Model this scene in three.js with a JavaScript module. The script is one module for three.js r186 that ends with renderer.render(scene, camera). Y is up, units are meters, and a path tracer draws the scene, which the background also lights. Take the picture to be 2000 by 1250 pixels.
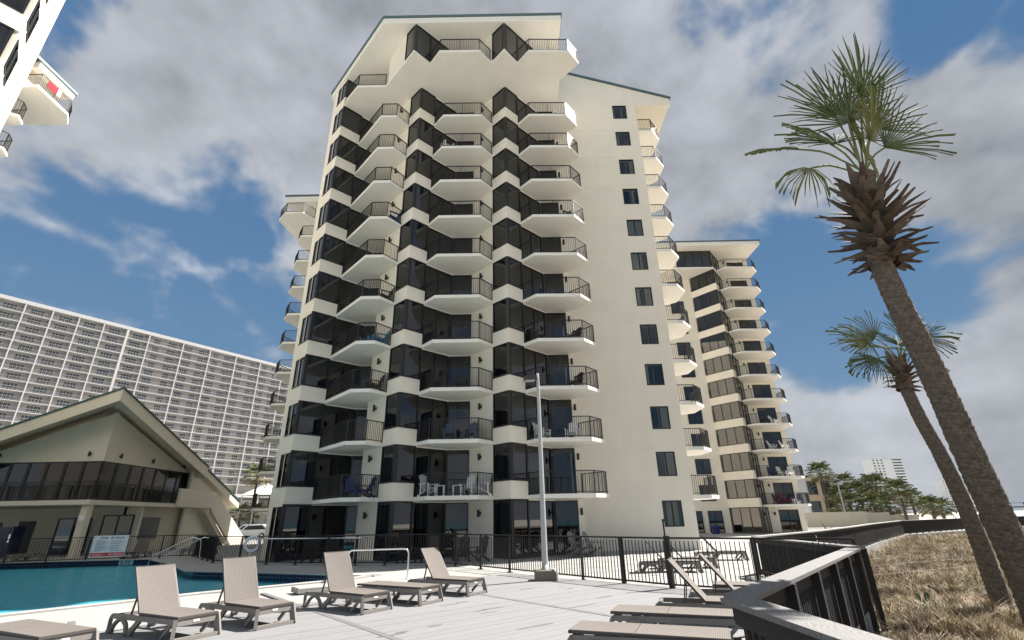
import * as THREE from 'three';
import { mergeGeometries, mergeVertices } from 'three/addons/utils/BufferGeometryUtils.js';
import { ImprovedNoise } from 'three/addons/math/ImprovedNoise.js';

// ---------------------------------------------------------------- camera, sky, sun, exposure
const W = 2000, H = 1250, EYE = new THREE.Vector3(0, 1.7, 0);
const FOC = 947.8, PITCH = Math.atan(390 / FOC), ROLL = Math.atan2(43, 2303);
const camera = new THREE.PerspectiveCamera(66.803, 1.6, 0.1, 6000);
camera.position.copy(EYE);
camera.rotation.order = 'YXZ';
camera.rotation.set(PITCH, 0, -ROLL);
{ // yaw so that straight ahead is -z
  const d = new THREE.Vector3(0, 0, -1).applyEuler(camera.rotation);
  camera.rotation.y += Math.atan2(d.x, -d.z);
}
camera.updateMatrixWorld(true);
const scene = new THREE.Scene();
const renderer = new THREE.WebGLRenderer({ antialias: true });
renderer.toneMapping = THREE.LinearToneMapping;
renderer.toneMappingExposure = 2.75;
renderer.shadowMap.enabled = true;
// a photo pixel as a direction, and where that direction meets a height or a depth
const rayDir = (px, py) => new THREE.Vector3((px - W / 2) / FOC, -(py - H / 2) / FOC, -1).applyQuaternion(camera.quaternion).normalize();
const onY = (px, py, y = 0) => { const r = rayDir(px, py); return EYE.clone().addScaledVector(r, (y - EYE.y) / r.y); };
const onZ = (px, py, z) => { const r = rayDir(px, py); return EYE.clone().addScaledVector(r, z / r.z); };

const SUN = new THREE.Vector3(1, 0, -0.56).normalize().multiplyScalar(Math.cos(0.84)); SUN.y = Math.sin(0.84);
const sun = new THREE.DirectionalLight(0xfff6ec, 5);
sun.position.copy(SUN).multiplyScalar(150); sun.castShadow = true;
sun.shadow.camera.left = -90; sun.shadow.camera.right = 90; sun.shadow.camera.top = 90; sun.shadow.camera.bottom = -90; sun.shadow.camera.far = 400;
sun.shadow.mapSize.set(4096, 4096);
scene.add(sun, sun.target);

let seedv = 7;
const rnd = () => { seedv = (seedv + 0x6d2b79f5) | 0; let t = Math.imul(seedv ^ (seedv >>> 15), 1 | seedv); t = (t + Math.imul(t ^ (t >>> 7), 61 | t)) ^ t; return ((t ^ (t >>> 14)) >>> 0) / 4294967296; };
const rr = (a, b) => a + (b - a) * rnd();
const per = new ImprovedNoise();
const fbm = (x, y, z, o = 5, g = 0.5) => { let s = 0, a = 1, n = 0; for (let i = 0; i < o; i++) { s += a * per.noise(x, y, z); n += a; a *= g; x = x * 2.03 + 17.1; y = y * 2.03 - 9.2; z = z * 2.03 + 3.7; } return s / n; };

const billow = (x, y, z) => { let s = 0, a = 1, n = 0; for (let i = 0; i < 4; i++) { s += a * (0.42 - Math.abs(per.noise(x, y, z)) * 1.5); n += a; a *= 0.5; x = x * 2.1 + 7; y = y * 2.1 - 3; z += 4.4; } return s / n; };
{ // sky: blue air with broken cumulus; where the photograph shows gaps and banks, the cover leans that way
  const w = 2048, h = 1024, data = new Float32Array(w * h * 4);
  const spots = [ // px, py, radius (rad), lean of the cover
    [250, 190, 0.42, 0.30], [560, 90, 0.35, 0.28], [60, 470, 0.20, -0.55], [330, 560, 0.22, -0.6], [470, 420, 0.13, -0.25], [120, 40, 0.10, -0.2],
    [1250, 200, 0.30, 0.34], [1480, 330, 0.26, 0.34], [1650, 180, 0.22, 0.22], [1560, 520, 0.13, -0.6], [1640, 590, 0.12, -0.55], [1440, 20, 0.16, -0.3], [1800, 20, 0.16, -0.4], [1960, 80, 0.14, -0.5],
    [1900, 250, 0.18, 0.3], [1840, 420, 0.14, -0.25], [1950, 470, 0.15, 0.25], [1820, 600, 0.12, -0.5], [1700, 740, 0.16, 0.26], [1950, 680, 0.12, 0.25], [1900, 800, 0.16, 0.15], [1850, 920, 0.1, -0.35], [1590, 820, 0.15, 0.1], [540, 520, 0.08, 0.15], [470, 640, 0.15, -0.4],
  ].map(([x, y, r, s]) => [rayDir(x, y), r, s]);
  for (let j = 0; j < h; j++) {
    const el = ((j + 0.5) / h - 0.5) * Math.PI, sy = Math.sin(el), cy = Math.cos(el);
    for (let i = 0; i < w; i++) {
      const az = ((i + 0.5) / w - 0.5) * 2 * Math.PI, dx = Math.cos(az) * cy, dz = Math.sin(az) * cy, k = (j * w + i) * 4;
      const up = Math.max(sy, 0);
      // air
      const t = Math.pow(1 - up, 2.2);
      let r = 0.085 + 0.17 * t, g = 0.21 + 0.21 * t, b = 0.43 + 0.18 * t;
      const hz = Math.exp(-up * 16);
      r += (0.5 - r) * hz * 0.75; g += (0.57 - g) * hz * 0.75; b += (0.64 - b) * hz * 0.75;
      if (sy > -0.02) {
        let lean = 0;
        for (const [d, rad, s] of spots) { const c = d.x * dx + d.y * sy + d.z * dz; if (c > 0.5) { const a = Math.acos(Math.min(1, c)) / rad; lean += s * Math.exp(-a * a); } }
        const cover = (x, y, z) => { x *= 3.3; y *= 4.0; z *= 3.3; const w1 = per.noise(x * 1.3 + 4, y * 1.3, z * 1.3) * 0.25, w2 = per.noise(x * 1.3, y * 1.3 + 9, z * 1.3) * 0.25; return fbm(x * 0.8 + w1, y * 0.8 + w2, z * 0.8, 3) * 0.85 + billow(x * 1.7 + w2, y * 1.9 + w1, z * 1.7) * 0.55; };
        const base = cover(dx, sy, dz), fine = fbm(dx * 17, sy * 20, dz * 17, 5, 0.62), cov = 0.13 + base + fine * 0.2 + lean * 0.6;
        const m = Math.min(1, Math.max(0, (cov + 0.08) / 0.34)), a = m * m * (3 - 2 * m);
        // light: brighter where the bank thins towards the sun, greyer in the thick of it
        const toSun = base - cover(dx + SUN.x * 0.09, sy + SUN.y * 0.09, dz + SUN.z * 0.09), thick = Math.min(1, Math.max(0, cov - 0.15) / 0.8);
        let l = 0.62 - 0.16 * thick + toSun * 0.40 + fine * 0.16; l = Math.max(0.3, Math.min(0.86, l));
        r += (l * 0.94 - r) * a * 0.93; g += (l * 0.98 - g) * a * 0.93; b += (l * 1.05 - b) * a * 0.93;
      }
      data[k] = r * 0.318; data[k + 1] = g * 0.318; data[k + 2] = b * 0.318; data[k + 3] = 1;
    }
  }
  const sky = new THREE.DataTexture(data, w, h, THREE.RGBAFormat, THREE.FloatType);
  sky.mapping = THREE.EquirectangularReflectionMapping; sky.magFilter = THREE.LinearFilter; sky.minFilter = THREE.LinearFilter; sky.wrapS = THREE.RepeatWrapping; sky.needsUpdate = true;
  scene.background = sky; scene.environment = sky;
}

// ---------------------------------------------------------------- helpers
const origins = new Map(), taken = new Map();
const numbered = (n) => { const c = taken.get(n) || 0; taken.set(n, c + 1); return c ? `${n}_${String(c).padStart(3, '0')}` : n; };
const clean = (g) => { if (g.index) g = g.toNonIndexed(); for (const k of Object.keys(g.attributes)) if (!['position', 'normal', 'uv'].includes(k)) g.deleteAttribute(k); return g; };
const boxUV = (g) => { // uv in metres, by the way each face looks
  const p = g.attributes.position, n = g.attributes.normal, uv = new Float32Array(p.count * 2);
  for (let i = 0; i < p.count; i++) {
    const x = p.getX(i), y = p.getY(i), z = p.getZ(i), ax = Math.abs(n.getX(i)), ay = Math.abs(n.getY(i)), az = Math.abs(n.getZ(i));
    if (ay > 0.7) { uv[2 * i] = x; uv[2 * i + 1] = z; } else { uv[2 * i] = ax > az ? z : x; uv[2 * i + 1] = y; }
  }
  g.setAttribute('uv', new THREE.BufferAttribute(uv, 2)); return g;
};
const V3 = (x, y, z) => new THREE.Vector3(x, y, z);
class MB {
  constructor() { this.l = []; }
  add(g) { this.l.push(clean(g)); return this; }
  box(cx, cy, cz, sx, sy, sz, ry = 0, rx = 0, rz = 0) { const g = new THREE.BoxGeometry(sx, sy, sz); if (rx) g.rotateX(rx); if (rz) g.rotateZ(rz); if (ry) g.rotateY(ry); g.translate(cx, cy, cz); return this.add(g); }
  bar(p, q, w, t = w) { // a straight bar of w (across) by t (upright)
    const d = q.clone().sub(p), L = d.length(), g = new THREE.BoxGeometry(w, t, L), m = new THREE.Matrix4();
    const up = Math.abs(d.y) / L > 0.98 ? V3(0, 0, 1) : V3(0, 1, 0); m.lookAt(q, p, up); g.applyMatrix4(m); g.translate((p.x + q.x) / 2, (p.y + q.y) / 2, (p.z + q.z) / 2); return this.add(g);
  }
  cyl(p, q, r0, r1 = r0, seg = 10) { const d = q.clone().sub(p), g = new THREE.CylinderGeometry(r1, r0, d.length(), seg); g.applyQuaternion(new THREE.Quaternion().setFromUnitVectors(V3(0, 1, 0), d.clone().normalize())); g.translate((p.x + q.x) / 2, (p.y + q.y) / 2, (p.z + q.z) / 2); return this.add(g); }
  tube(pts, r, seg = 24, rs = 8, closed = false) { return this.add(new THREE.TubeGeometry(new THREE.CatmullRomCurve3(pts, closed, 'catmullrom', 0.3), seg, r, rs, closed)); }
  prism(pts, y0, y1) { return this.add(prism(pts, y0, y1)); }
  geo() { const g = this.l.length > 1 ? mergeGeometries(this.l) : this.l[0]; return boxUV(g); }
}
function prism(pts, y0, y1, holes = [], bevel = 0) {
  const s = new THREE.Shape(pts.map(([x, z]) => new THREE.Vector2(x, -z)));
  for (const h of holes) s.holes.push(new THREE.Path(h.map(([x, z]) => new THREE.Vector2(x, -z))));
  const g = new THREE.ExtrudeGeometry(s, { depth: y1 - y0 - 2 * bevel, bevelEnabled: bevel > 0, bevelSize: bevel, bevelThickness: bevel, bevelOffset: -bevel, bevelSegments: 1 });
  g.rotateX(-Math.PI / 2); g.translate(0, y0 + bevel, 0); return g;
}
function upright(pts, z, depth, holes = []) { // outline in x,y; front face at z, going back by depth
  const s = new THREE.Shape(pts.map(([x, y]) => new THREE.Vector2(x, y)));
  for (const h of holes) s.holes.push(new THREE.Path(h.map(([x, y]) => new THREE.Vector2(x, y))));
  const g = new THREE.ExtrudeGeometry(s, { depth, bevelEnabled: false }); g.translate(0, 0, z - depth); return g;
}
const shade = (m) => { m.castShadow = true; m.receiveShadow = true; return m; };
function thing(name, label, category, [x, y, z] = [0, 0, 0], group, ry = 0) {
  const o = new THREE.Group(); o.name = numbered(name); o.position.set(x, y, z); o.rotation.y = ry; o.userData = { label, category };
  if (group) o.userData.group = group;
  scene.add(o); return o;
}
function part(name, g, m, parent, world = true) { // geometry in world metres unless world = false
  g = g instanceof MB ? g.geo() : g.userData.ownUV ? clean(g) : boxUV(clean(g));
  let top = parent; while (top.parent && top.parent !== scene) top = top.parent;
  if (world) g.translate(-top.position.x, -top.position.y, -top.position.z);
  const o = shade(new THREE.Mesh(g, m)); o.name = name; parent.add(o); return o;
}
function place(name, g, m, parent, p, ry = 0) { // a shared geometry in its own frame, set down at p in the parent's frame
  const o = shade(new THREE.Mesh(g, m)); o.name = name; o.position.copy(p); o.rotation.y = ry; parent.add(o); return o;
}
function struct(name, g, m) { g = g instanceof MB ? g.geo() : g.attributes.uv && g.keepUV ? g : boxUV(clean(g)); const o = shade(new THREE.Mesh(g, m)); o.name = numbered(name); o.userData.kind = 'structure'; scene.add(o); return o; }
function single(name, g, m, label, category, group) { g = g instanceof MB ? g.geo() : boxUV(clean(g)); const o = shade(new THREE.Mesh(g, m)); o.name = numbered(name); o.userData = { label, category }; if (group) o.userData.group = group; scene.add(o); return o; }
function copy(o, label, p, ry = 0, group) { const c = o.clone(); c.name = numbered(o.name.replace(/_\d{3}$/, '')); c.userData = { ...o.userData, label: label || o.userData.label }; if (group) c.userData.group = group; c.position.set(...p); c.rotation.y = ry; scene.add(c); return c; }

// ---------------------------------------------------------------- materials
function tex(n, f, rep, colour = false) { // f(u, v) -> [r, g, b] 0..1, tiling
  const d = new Uint8Array(n * n * 4);
  for (let j = 0; j < n; j++) for (let i = 0; i < n; i++) { const c = f(i / n, j / n), k = (j * n + i) * 4; d[k] = c[0] * 255; d[k + 1] = c[1] * 255; d[k + 2] = c[2] * 255; d[k + 3] = 255; }
  const t = new THREE.DataTexture(d, n, n); t.wrapS = t.wrapT = THREE.RepeatWrapping; t.magFilter = THREE.LinearFilter; t.minFilter = THREE.LinearMipmapLinearFilter; t.generateMipmaps = true; t.repeat.set(rep, rep);
  if (colour) t.colorSpace = THREE.SRGBColorSpace; t.needsUpdate = true; return t;
}
const tile = (f, u, v, s) => { // noise that tiles: blend of four shifted copies
  const a = f(u * s, v * s), b = f((u - 1) * s, v * s), c = f(u * s, (v - 1) * s), d = f((u - 1) * s, (v - 1) * s);
  return (a * (1 - u) + b * u) * (1 - v) + (c * (1 - u) + d * u) * v;
};
const grain = tex(256, (u, v) => { const n = 0.5 + 0.5 * tile((x, y) => fbm(x, y, 1.3, 3), u, v, 40); return [n, n, n]; }, 1 / 0.6);
const stain = tex(512, (u, v) => { const a = tile((x, y) => fbm(x, y, 4.2, 5), u, v, 6), b = tile((x, y) => fbm(x * 3, y * 0.4, 8.2, 4), u, v, 6); const n = 0.96 + 0.04 * a + 0.025 * b; return [n, n * 0.998, n * 0.994]; }, 1 / 7, true);
const blot = tex(512, (u, v) => { const a = tile((x, y) => fbm(x, y, 2.2, 6, 0.6), u, v, 8); const n = 0.93 + 0.16 * a; return [n, n, n * 0.99]; }, 1 / 5, true);
const M = {};
const std = (r, g, b, rough, o = {}) => new THREE.MeshStandardMaterial({ color: new THREE.Color().setRGB(r, g, b), roughness: rough, ...o });
M.stucco = std(0.87, 0.82, 0.71, 0.92, { map: stain, bumpMap: grain, bumpScale: 0.004 });
M.fascia = std(0.87, 0.85, 0.79, 0.85, { map: stain, bumpMap: grain, bumpScale: 0.003 });
M.stucco2 = std(0.72, 0.67, 0.555, 0.92, { map: stain, bumpMap: grain, bumpScale: 0.004 });
M.black = std(0.009, 0.009, 0.01, 0.45);
M.frame = std(0.012, 0.0125, 0.015, 0.35);
M.teal = std(0.085, 0.14, 0.15, 0.4, { metalness: 0.3 });
M.green = std(0.02, 0.075, 0.065, 0.45, { metalness: 0.2 });
M.glass = new THREE.MeshPhysicalMaterial({ color: new THREE.Color().setRGB(0.085, 0.115, 0.135), roughness: 0.015, transmission: 1, thickness: 0, ior: 1.75, specularIntensity: 1, side: THREE.DoubleSide });
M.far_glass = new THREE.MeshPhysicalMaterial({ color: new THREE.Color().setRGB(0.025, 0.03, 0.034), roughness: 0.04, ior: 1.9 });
M.curtain = [std(0.30, 0.36, 0.33, 0.95), std(0.42, 0.42, 0.38, 0.95), std(0.19, 0.23, 0.22, 0.95), std(0.5, 0.47, 0.42, 0.95)];
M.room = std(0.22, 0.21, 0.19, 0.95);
M.concrete = std(0.35, 0.355, 0.352, 0.9, { map: blot, bumpMap: grain, bumpScale: 0.003 });
M.coping = std(0.36, 0.365, 0.36, 0.85, { map: blot, bumpMap: grain, bumpScale: 0.002 });
M.white = std(0.78, 0.78, 0.77, 0.6);
M.steel = std(0.75, 0.75, 0.74, 0.22, { metalness: 1 });
const scratch = (s, lo, hi) => tex(256, (u, v) => { const a = tile((x, y) => fbm(x * 0.6, y * 12, s, 4), u, v, 5), b = tile((x, y) => fbm(x, y, s + 3, 4), u, v, 5); const mk = tile((x, y) => fbm(x * 0.35, y * 3, s + 7, 3), u, v, 5); const n = (lo + (hi - lo) * (0.5 + 0.45 * a + 0.35 * b)) * (mk > 0.3 ? 0.93 : 1); return [n, n, n * 1.005]; }, 1 / 1.3, true);
M.boards = [0, 1, 2, 3].map((i) => std(0.232 - 0.005 * i, 0.24 - 0.005 * i, 0.25 - 0.005 * i, 0.78, { map: scratch(i * 3.1 + 1, 0.86, 1), bumpMap: grain, bumpScale: 0.0015 }));
M.seam = std(0.17, 0.174, 0.18, 0.8, { map: scratch(21, 0.8, 1) });
M.rail_wood = [0, 1, 2].map((i) => std(0.018 + 0.006 * i, 0.018 + 0.006 * i, 0.02 + 0.006 * i, 0.7, { map: scratch(31 + i, 0.6, 1), bumpMap: grain, bumpScale: 0.002 }));
const woodgrain = tex(512, (u, v) => { const w = tile((x, y) => fbm(x * 0.8, y * 0.8, 6.6, 3), u, v, 3); const a = Math.sin((u * 3 + w * 1.6) * 2 * Math.PI * 5) * 0.5 + 0.5, b = tile((x, y) => fbm(x * 10, y * 0.7, 3, 3), u, v, 5); const n = 0.8 + 0.13 * a + 0.16 * b; return [n, n, n]; }, 1 / 0.5, true);
M.cap_wood = std(0.22, 0.222, 0.226, 0.75, { map: woodgrain, bumpMap: grain, bumpScale: 0.002 });
const weave = tex(128, (u, v) => { const a = (Math.sin(u * 2 * Math.PI * 8) * 0.5 + 0.5), b = (Math.sin(v * 2 * Math.PI * 10) * 0.5 + 0.5), n = 0.66 + 0.24 * Math.max(a, b) + 0.1 * a * b; return [n, n * 0.985, n * 0.97]; }, 1 / 0.2, true);
M.sling = std(0.19, 0.178, 0.17, 0.85, { map: weave, bumpMap: weave, bumpScale: 0.003 });
M.resin = std(0.2, 0.188, 0.175, 0.55, { bumpMap: grain, bumpScale: 0.0008 });
M.resin_dark = std(0.07, 0.06, 0.055, 0.6);
M.sand = std(0.64, 0.62, 0.58, 1, { map: blot });
M.grey_metal = std(0.34, 0.36, 0.36, 0.5, { metalness: 0.2, map: stain });

// ---------------------------------------------------------------- facade building blocks
// a segment runs left to right as seen from outside; its outside lies to the front
const seg = (p, q) => { const dx = q[0] - p[0], dz = q[1] - p[1], L = Math.hypot(dx, dz); return { p, L, d: [dx / L, dz / L], n: [-dz / L, dx / L], ry: Math.atan2(-dz, dx), at: (s, o = 0) => [p[0] + dx / L * s - dz / L * o, p[1] + dz / L * s + dx / L * o] }; };
const panel = (mb, S, s0, s1, y0, y1, t = 0.2, off = 0) => { const [x, z] = S.at((s0 + s1) / 2, off - t / 2); return mb.box(x, (y0 + y1) / 2, z, s1 - s0, y1 - y0, t, S.ry); };
const cache = new Map();
const cached = (k, f) => { if (!cache.has(k)) cache.set(k, f()); return cache.get(k); };
function frameGeo(w, h, n, fw) { return cached(`f${w.toFixed(3)},${h.toFixed(3)},${n},${fw}`, () => { const b = new MB(); b.box(0, fw / 2, 0, w, fw, 0.09).box(0, h - fw / 2, 0, w, fw, 0.09); for (let i = 0; i <= n; i++) { const x = -w / 2 + (w * i) / n; b.box(i === 0 ? x + fw / 2 : i === n ? x - fw / 2 : x, h / 2, 0.001, fw, h - 2 * fw, 0.085); } return b.geo(); }); }
function paneGeo(w, h) { return cached(`p${w.toFixed(3)},${h.toFixed(3)}`, () => { const g = new THREE.PlaneGeometry(w, h); g.translate(0, h / 2, 0); return g; }); }
function curtainGeo(w, h, ph) { return cached(`c${w.toFixed(3)},${h.toFixed(3)},${ph}`, () => { const n = 36, g = new THREE.PlaneGeometry(w, h, n, 1), p = g.attributes.position; for (let i = 0; i < p.count; i++) p.setZ(i, 0.035 * Math.sin(p.getX(i) * 46 + ph * 2) + 0.015 * Math.sin(p.getX(i) * 21 + ph)); g.computeVertexNormals(); g.translate(0, h / 2, 0); return g; }); }
function win(parent, S, s0, s1, y0, y1, o = {}) { // a framed window: frame mesh with its panes and any curtain as children
  const { n = 1, fw = 0.055, off = -0.03, drape = 0.45, glass = M.glass, name = 'window' } = o, w = s1 - s0, h = y1 - y0;
  let top = parent; while (top.parent && top.parent !== scene) top = top.parent;
  const [x, z] = S.at((s0 + s1) / 2, off);
  const f = place(name, frameGeo(w, h, n, fw), o.frame || M.frame, parent, V3(x, y0, z).sub(top.position), S.ry);
  for (let i = 0; i < n; i++) {
    const pw = w / n - fw, cx = -w / 2 + (w * (i + 0.5)) / n, ph = h - 2 * fw;
    const g = place('pane', paneGeo(pw, ph), glass, f, V3(cx, fw, 0.002)); g.rotation.z = 0; if (glass === M.glass) g.rotation.y = rr(-0.012, 0.012);
    if (rnd() < drape) { const full = rnd() < 0.45 ? 1 : rr(0.25, 0.6); place('curtain', curtainGeo(pw * full, ph, Math.floor(rnd() * 3)), M.curtain[Math.floor(rnd() * 4)], f, V3(cx + (rnd() < 0.5 ? -1 : 1) * pw * (1 - full) / 2, fw, -0.16)); }
  }
  return f;
}
function railGeo(key, pts, h = 1.07, gap = 0.115, post = 0.05) { // a picket railing along a polyline, standing on y = 0
  return cached('r' + key, () => { const b = new MB();
    for (let i = 0; i + 1 < pts.length; i++) { const [ax, az] = pts[i], [bx, bz] = pts[i + 1], L = Math.hypot(bx - ax, bz - az), ry = Math.atan2(-(bz - az), bx - ax), cx = (ax + bx) / 2, cz = (az + bz) / 2;
      b.box(cx, h, cz, L + 0.02, 0.04, 0.05, ry); b.box(cx, 0.09, cz, L, 0.035, 0.035, ry); const n = Math.max(1, Math.round(L / gap));
      for (let k = 1; k < n; k++) { const t = k / n, mid = L > 2 && k === Math.round(n / 2); b.box(ax + (bx - ax) * t, h / 2 + (mid ? -0.01 : 0.035), az + (bz - az) * t, mid ? 0.04 : 0.018, h - (mid ? 0.02 : 0.09), mid ? 0.04 : 0.018, ry); }
      b.box(ax, h / 2, az, post, h, post, ry); if (i + 2 === pts.length) b.box(bx, h / 2, bz, post, h, post, ry); }
    return b.geo(); });
}
const inset = (pts, d) => { // shift an open polyline inwards (towards the back left of its run)
  const out = [], nn = pts.slice(0, -1).map((p, i) => seg(p, pts[i + 1]).n);
  pts.forEach((p, i) => { const a = nn[Math.max(0, i - 1)], b = nn[Math.min(nn.length - 1, i)]; const mx = a[0] + b[0], mz = a[1] + b[1], k = 2 / (mx * mx + mz * mz); out.push([p[0] - mx * k * d, p[1] - mz * k * d]); });
  return out;
};
function lampGeo() { return cached('lamp', () => { const b = new MB(); b.box(0, 0.02, 0.02, 0.1, 0.14, 0.04).box(0, 0.02, 0.09, 0.05, 0.05, 0.12); b.add(new THREE.CylinderGeometry(0.065, 0.065, 0.34, 12).translate(0, 0.02, 0.15)); return b.geo(); }); }
const FH = 2.69, yb = (f) => 2.64 + FH * (f - 2); // underside of the slab that floor f stands on

// ---------------------------------------------------------------- ground, sea, paving, pool
const POOL = [[-44, -27.9], [-28.2, -29.0], [-20.3, -30.1], [-16.6, -26.2], [-13.0, -21.85], [-9.5, -20.6], [-4.7, -18.7], [-5.9, -17.0], [-8.4, -14.7], [-10.9, -11.6], [-14.5, -7], [-44, -7]];
const EDGE = [[2.3, 6], [1.78, -4.55], [6.95, -10.95], [7.45, -16.6], [11.8, -20.9], [17, -26.8], [22.5, -33.3], [31.8, -43.6], [60, -62]]; // the timber rail line between paving and dune
struct('sand_ground', new THREE.PlaneGeometry(5000, 2600).rotateX(-Math.PI / 2).translate(0, -0.75, -1250), M.sand);
struct('beach', new MB().add((() => { const g = new THREE.PlaneGeometry(5000, 60, 40, 12).rotateX(-Math.PI / 2), p = g.attributes.position; for (let i = 0; i < p.count; i++) p.setY(i, -0.752 - Math.max(0, (p.getZ(i) + 5) / 30) * 1.6 + 0.05 * per.noise(p.getX(i) * 0.02, 0, p.getZ(i) * 0.3)); g.computeVertexNormals(); g.translate(0, 0, 80); return g; })()), M.sand);
struct('sea', new THREE.PlaneGeometry(9000, 4000).rotateX(-Math.PI / 2).translate(0, -1.7, 2090), std(0.03, 0.16, 0.19, 0.18, { bumpMap: grain, bumpScale: 0.02 }));
struct('paving', prism([...EDGE, [60, -140], [-90, -140], [-90, 6]], -0.65, 0, [POOL]), M.concrete);
struct('parking_lot', prism([[-88, -138], [58, -138], [58, -62], [-88, -62]], 0.001, 0.006), std(0.16, 0.16, 0.155, 0.95, { map: blot }));
{ // paver joints in the patio beyond the fence: thin recessed lines laid as dark sheets in the slab
  const b = new MB(); for (let i = 0; i < 14; i++) b.box(2 + i * 1.9, 0.0035, -22.5 - i * 0.2, 0.02, 0.003, 15, 0.42); for (let i = 0; i < 9; i++) b.box(9 , 0.0035, -15.5 - i * 1.9, 20, 0.003, 0.02, 0.42);
  struct('paving_joint', b, std(0.3, 0.3, 0.29, 0.95));
}
{ // pool: plaster shell, tile band, coping, water
  const inner = POOL, n = inner.length, wall = new MB(), band = new MB();
  const plaster = std(0.075, 0.44, 0.55, 0.7, { map: blot });
  struct('pool_floor', prism(inner, -0.36, -0.30), plaster);
  for (let i = 0; i < n; i++) { const a = inner[i], b = inner[(i + 1) % n], S = seg(b, a); panel(wall, S, 0, S.L, -0.64, -0.28, 0.05, 0.03); panel(band, S, 0, S.L, -0.28, -0.02, 0.05, 0.035); }
  struct('pool_wall', wall, plaster);
  const tiles = tex(128, (u, v) => { const a = u * 4 % 1, b = v * 4 % 1, j = a < 0.06 || b < 0.07; const q = Math.floor(u * 4) * 7 + Math.floor(v * 4) * 3, s = 0.82 + 0.18 * Math.sin(q * 12.9); return j ? [0.5, 0.55, 0.62] : [0.1 * s, 0.14 * s, 0.36 * s]; }, 1 / 0.6, true);
  struct('pool_tile_band', band, std(1, 1, 1, 0.2, { map: tiles }));
  const rip = tex(256, (u, v) => { const n2 = 0.5 + 0.5 * tile((x, y) => fbm(x, y, 7.7, 4), u, v, 9); return [n2, n2, n2]; }, 1 / 2.4);
  struct('pool_water', new THREE.ShapeGeometry(new THREE.Shape(inner.map(([x, z]) => new THREE.Vector2(x, -z)))).rotateX(-Math.PI / 2).translate(0, -0.17, 0), new THREE.MeshPhysicalMaterial({ color: new THREE.Color().setRGB(0.80, 0.97, 1), roughness: 0.04, transmission: 1, thickness: 0, ior: 1.33, specularIntensity: 0.36, bumpMap: rip, bumpScale: 0.05 }));
  const co = new MB(); for (let i = 1; i < n - 1; i++) { const S = seg(inner[i + 1], inner[i]); if (i < n - 2) panel(co, S, -0.02, S.L + 0.02, 0.002, 0.035, 0.36, 0.03); }
  struct('pool_coping', co, M.coping);
}

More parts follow.
